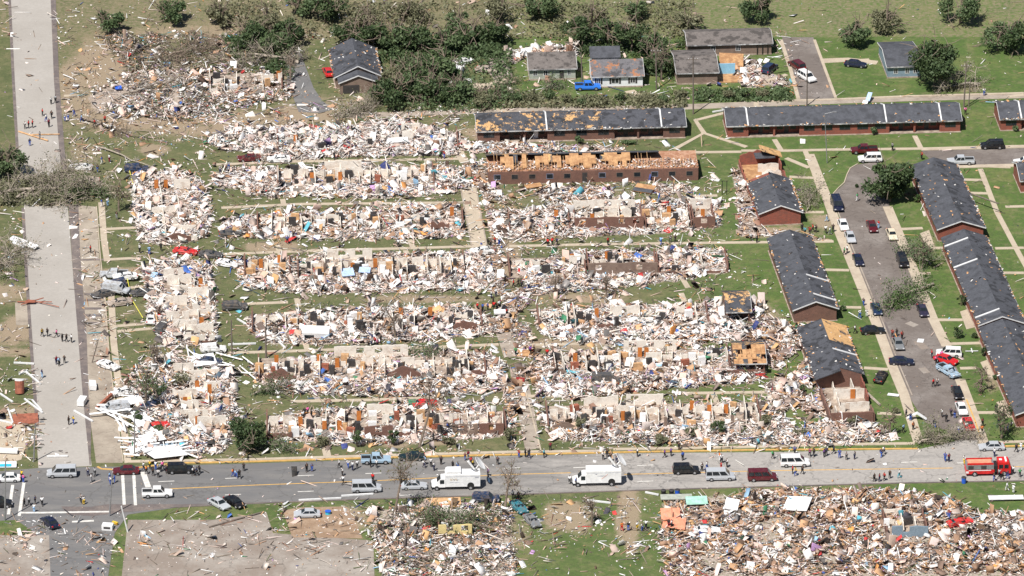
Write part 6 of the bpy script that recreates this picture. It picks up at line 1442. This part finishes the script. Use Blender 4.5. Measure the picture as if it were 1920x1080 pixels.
for i, (a, b, l) in enumerate([((280,652),(332,651),'level white beam beside the thin dark trunk on the lawn'),((320,664),(345,642),'white beam standing aslant by the middle upright ruin'),((26,682),(64,684),'upper white beam of the left verge'),((36,704),(52,696),'short white beam touching the left verge tangle'),((46,697),(76,722),'white beam reaching towards the wide street'),((0,740),(24,756),'white beam cut by the left edge'),((46,750),(80,776),'long white beam lying onto the wide street'),
    ((60,752),(78,772),'thin white beam beside the long one at the wide street'),((15,768),(24,795),'mint white beam upright above the tan yard'),((0,790),(24,796),'white beam along the tan yard top'),((139,772),(174,792),'white beam lying over the right edge of the wide street'),((88,858),(127,857),'white road barrier arm above the silver minivan'),((70,905),(0,0),''),
    ((428,648),(480,646),'white beam right of the wooden pole'),((445,600),(480,620),'pale beam at the left end of the fifth row'),((520,640),(535,655),'white stick above the sixth row'),((745,948),(765,978),'white board on the verge right of the red dirt yard'),((640,932),(700,928),'white fascia board under the silver minivan'),((560,940),(640,936),'long white metal strip on the bottom verge'),
    ((1100,940),(1145,945),'white board on the grass below the second news truck'),((1210,925),(1235,930),'white board by the three dark bins'),((560,735),(590,731),'board by the sixth row front'),((1005,772),(1022,789),'white plank lying at the lane beside the right field'),((1040,762),(1100,780),'grey white plank before the lower right ruin'),((905,745),(930,735),'long tan plank in the sixth row rubble'),
    ((1355,820),(1420,840),'pale fallen trunk like beam by the right pavement'),((1085,400),(1112,420),'white box beam in front of the pinkish brick wall'),((1165,430),(1190,440),'white panel on the grass before the square room'),((1336,212),(1372,206),'white gutter piece at the left end of the long slate terrace'),((1205,200),(1225,178),'white bent metal by the ditch hedge')]):
    if not l: continue
    A = Vector(P(*a)); B = Vector(P(*b)); o = MB().box(0, (B-A).length, -.14, .14, .1, .38).build('white_beam', M['trim'], None)
    o.location = A; o.rotation_euler = (0, 0, math.atan2((B-A).y, (B-A).x)); tag(o, l, 'beam', LB)
def bx(l, w_, h): return MB().box(-l/2, l/2, -w_/2, w_/2, 0, h)
item('overturned_trailer', 'overturned white box in front of the fifth row ruin', 593, 634, .3, [('shell', 'white', bx(5, 2.4, 1.7)), ('window', 'glass', MB().box(-2.1, -.3, -1.23, -1.205, .5, 1.25))], 'trailer', (12, 0, -6))
item('white_crate', 'small white box lying on the service lane above the street tangle', 173, 728, .2, [('shell', 'white', bx(1.2, 2.6, .9))], 'box', (0, 10, 6))
item('white_crate', 'white box with a dark side at the right edge of the wide street', 154, 758, .2, [('shell', 'white', bx(1.3, 2.4, 1.0))], 'box', (0, 0, -14))
item('metal_awning', 'grey metal bench like sheet on the grass at the lower right', 1886, 937, .4, [('sheet', 'trim', bx(6.2, 1.6, .12)), ('post', 'metalg', MB().box(-2.9, -2.8, -.5, -.4, -.4, 0))], 'awning', (0, 0, 0))
item('salmon_sheet', 'upper of two salmon coloured sheets in the bottom rubble', 1257, 972, .9, [(None, 'pinkt', bx(3.4, 3.0, .08))], 'sheet', (14, 0, 0))
item('salmon_sheet', 'lower of two salmon coloured sheets in the bottom rubble', 1264, 990, .9, [(None, 'pinkt', bx(4.0, 3.2, .08))], 'sheet', (10, 3, -8))
item('mint_sheet', 'pale green panel in the bottom rubble right of the salmon sheets', 1306, 948, 1.0, [(None, 'tealm', bx(3.8, 2.2, .1))], 'panel', (14, 0, 2))
item('white_crate', 'square white panel with a brown mark in the bottom rubble', 1372, 957, 1.2, [('sheet', 'white', bx(2.4, 2.8, .12)), ('mark', 'trim', MB().box(-.6, .6, -.4, .4, .125, .14))], 'panel', (16, 6, -12))
item('white_crate', 'large crumpled white sheet in the bottom rubble', 1495, 955, 1.1, [(None, 'white', bx(4.4, 4.2, .1))], 'sheet', (10, -6, -20))
item('tan_wall_piece', 'long tan wall panel lying by the verge below the silver sedan', 832, 946, .5, [(None, 'timber', bx(6, 2.2, .2))], 'panel', (8, 0, 2))
item('tan_board', 'long tan roof board left of the salmon sheets', 1268, 938, .6, [(None, 'sidingg', bx(5.6, 1.6, .15))], 'board', (8, 0, 0))
item('pale_blue_sheet', 'pale blue bedding, left one in the fourth row ruin', 652, 520, 1.0, [(None, 'bluesh', bx(2.4, 2.2, .2))], 'bedding', (18, 0, 10))
item('pale_blue_sheet', 'pale blue bedding, right one in the fourth row ruin', 684, 516, 1.0, [(None, 'bluesh', bx(2.2, 1.5, .2))], 'bedding', (18, 0, -10))
item('blue_tarp', 'blue sheet hanging over the wreck of the bright blue scatter', 222, 170, .6, [(None, 'bluep', bx(1.4, 1, .2))], 'sheet', (18, 0, 10))
item('shingle_sheet', 'fallen dark roof piece with plywood before the stripped roof terrace', 1208, 358, .5, [('deck', 'ply', bx(4, 3, .12)), ('shingles', 'roof', MB().box(-2, 2, -1.5, -.2, .125, .2))], 'roof piece', (8, 0, -24))
item('shingle_sheet', 'tan roof panel lying against the brown brick wall in the right field', 1000, 352, .4, [(None, 'ply', bx(3.4, 1.4, .12))], 'roof piece', (8, 0, 18))
item('white_sofa', 'white bent sheet on the lawn by the foot of the side street', 1719, 787, .3, [('sheet', 'white', MB().prism([(-1.8, 0), (0, 1.2), (1.8, 0), (1.6, 0), (0, .95), (-1.6, 0)], -.4, .4))], 'sheet', (0, 0, -10))
item('door_panel', 'white door lying on the grass below the grey log', 1675, 742, .15, [(None, 'white', bx(2.1, .9, .1))], 'door', (0, 0, -18))
item('cross_scrap', 'white cross shaped scrap on the lawn right of the red sports car', 1822, 660, .15, [('bar', 'trim', MB().box(-1.2, 1.2, -.08, .08, 0, .12)), ('bar', 'trim', MB().box(-.1, .1, -.9, .9, .13, .24))], 'scrap')
item('white_sheet_metal', 'crumpled white sheet hanging onto the wide street at the left', 45, 462, .8, [('sheet', 'trim', bx(6.5, 1.5, .12)), ('flap', 'white', MB().box(-2, 1, -1.3, -.8, -.3, .1))], 'sheet', (10, 4, -38))
item('red_steel_scrap', 'rusty red steel lattice lying over the edge of the wide street', 62, 570, .3, [('rod', 'rust', MB().tube((-3, .5, 0), (3.6, -.3, .2), .12, .1)), ('rod', 'rust', MB().tube((-2.2, -1, .1), (2, 1, .5), .12, .1)), ('rod', 'rust', MB().tube((-1, 1.2, .1), (5, -2.4, .1), .08, .08)), ('plate', 'rust', MB().box(-1.4, .4, -.5, .5, .2, .35))], 'scrap')
item('rusty_tank', 'brown rusty cylinder standing beside the left white beams', 37, 738, .1, [('shell', 'rust', MB().tube((0, 0, 0), (0, .6, 2.3), .85, .85, 14)), ('cover', 'trim', MB().tube((0, .6, 2.32), (0, .65, 2.5), .87, .8, 14))], 'tank')
item('rusty_fence', 'rusty fence frame lying beside the wide street at the left', 48, 788, .2, [('plate', 'rust', bx(4.6, 3.4, .2))], 'frame', (6, 0, 4))
item('rusty_column', 'rusty steel column leaning at the white wreck of the service lane', 196, 756, .2, [(None, 'rust', bx(4.6, .5, .5))], 'column', (0, -14, 52))
item('blue_drum', 'bright blue drum at the right of the collapsed canopy', 342, 842, .6, [('shell', 'cyan', MB().tube((-.5, 0, .3), (.5, 0, .3), .4, .4, 12)), ('band', 'bluep', MB().tube((-.05, 0, .3), (.05, 0, .3), .42, .42, 12))], 'drum')
item('blue_bin_lid', 'blue round thing on the red dirt yard beside the silver sedan', 615, 964, .05, [('shell', 'cyan', MB().tube((0, 0, 0), (0, 0, .5), .5, .45, 12)), ('rim', 'bluep', MB().tube((0, 0, .5), (0, 0, .58), .56, .56, 12))], 'bin')
for i, (x, y, c_, l) in enumerate([(1244,930,'blackm','left black bin on the verge below the second news truck'),(1259,930,'blackm','middle black bin on the verge below the second news truck'),(1270,929,'bluep','right blue bin on the verge below the second news truck'),(1807,906,'bluep','dark blue barrel at the near kerb below the fire engine')]):
    item('bin', l, x, y, .05, [('shell', c_, MB().tube((0, 0, 0), (0, 0, 1.1), .38, .45, 10)), ('lid', 'darkdoor', MB().tube((0, 0, 1.1), (0, 0, 1.2), .48, .4, 10))], 'bin')
for i, (a, b, l) in enumerate([((241,318),(250,350),'yellow tape strip hanging by the upper upright ruin'),((237,520),(246,558),'yellow tape strip beside the silver pickup wreck'),((250,572),(268,600),'yellow tape strip ending at the nose down sedan')]):
    A = Vector(P(*a)); B = Vector(P(*b)); o = MB().tube((0, 0, .7), tuple(B-A+Vector((0, 0, .5))), .08, .08, 4).build('yellow_tape', M['tape'], None); o.location = A; tag(o, l, 'tape')
item('leaning_gas_sign', 'blue and white toppled sign panel at the left end of the crossing', 9, 875, .3, [('panel', 'white', bx(4.2, 1.6, .2)), ('stripe', 'cyan', MB().box(-1.6, 1.2, -.7, 0, .205, .3))], 'sign', (12, 0, 0))
item('long_white_slab', 'long white slab lying on the tan yard at the left edge', 15, 850, .3, [(None, 'white', bx(3.6, 1.2, .5))], 'slab', (0, 0, -8))
item('blue_white_banner', 'pale blue torn sheet flying by the kerb above the slate terrace', 1629, 190, 1.0, [('sheet', 'bluesh', bx(.9, 2.6, .1)), ('flap', 'white', MB().box(-.9, .2, -2.2, -1.3, 0, .1))], 'sheet', (20, 0, -20))
item('white_appliance', 'white box shaped appliance on the lane at the crossing corner', 202, 992, .05, [('shell', 'white', bx(1.9, 1.4, .9)), ('opening', 'darkdoor', MB().box(-.6, .6, -.71, -.705, .3, .7))], 'appliance', (0, 0, -10))
item('traffic_signal', 'fallen yellow traffic signal beside the snapped lamp post', 216, 984, .2, [('housing', 'yellowp', bx(1.1, .4, .4)), ('lens', 'redp', MB().box(.3, .5, -.21, -.202, .1, .3))], 'traffic signal', (0, 0, -35))
item('white_slab', 'grey white panel beside the left pavement joint near the white car', 1726, 640, .12, [(None, 'trim', bx(1.2, 1.6, .06))], 'slab', (0, 0, -14))
item('mattress', 'white mattress on the rubble behind the fifth row plaza', 937, 594, .9, [(None, 'white', bx(2.2, 1.4, .3))], 'mattress', (6, 0, 0))
item('mattress', 'white mattress in the upper middle of the top rubble row', 745, 272, .9, [(None, 'white', bx(4.4, 1.8, .3))], 'mattress', (8, 0, 6))
item('ply_heap', 'orange plywood sheet lying by the narrow lane mouth', 985, 665, .3, [(None, 'ply', bx(3, 2.2, .12))], 'board', (8, 0, -10))
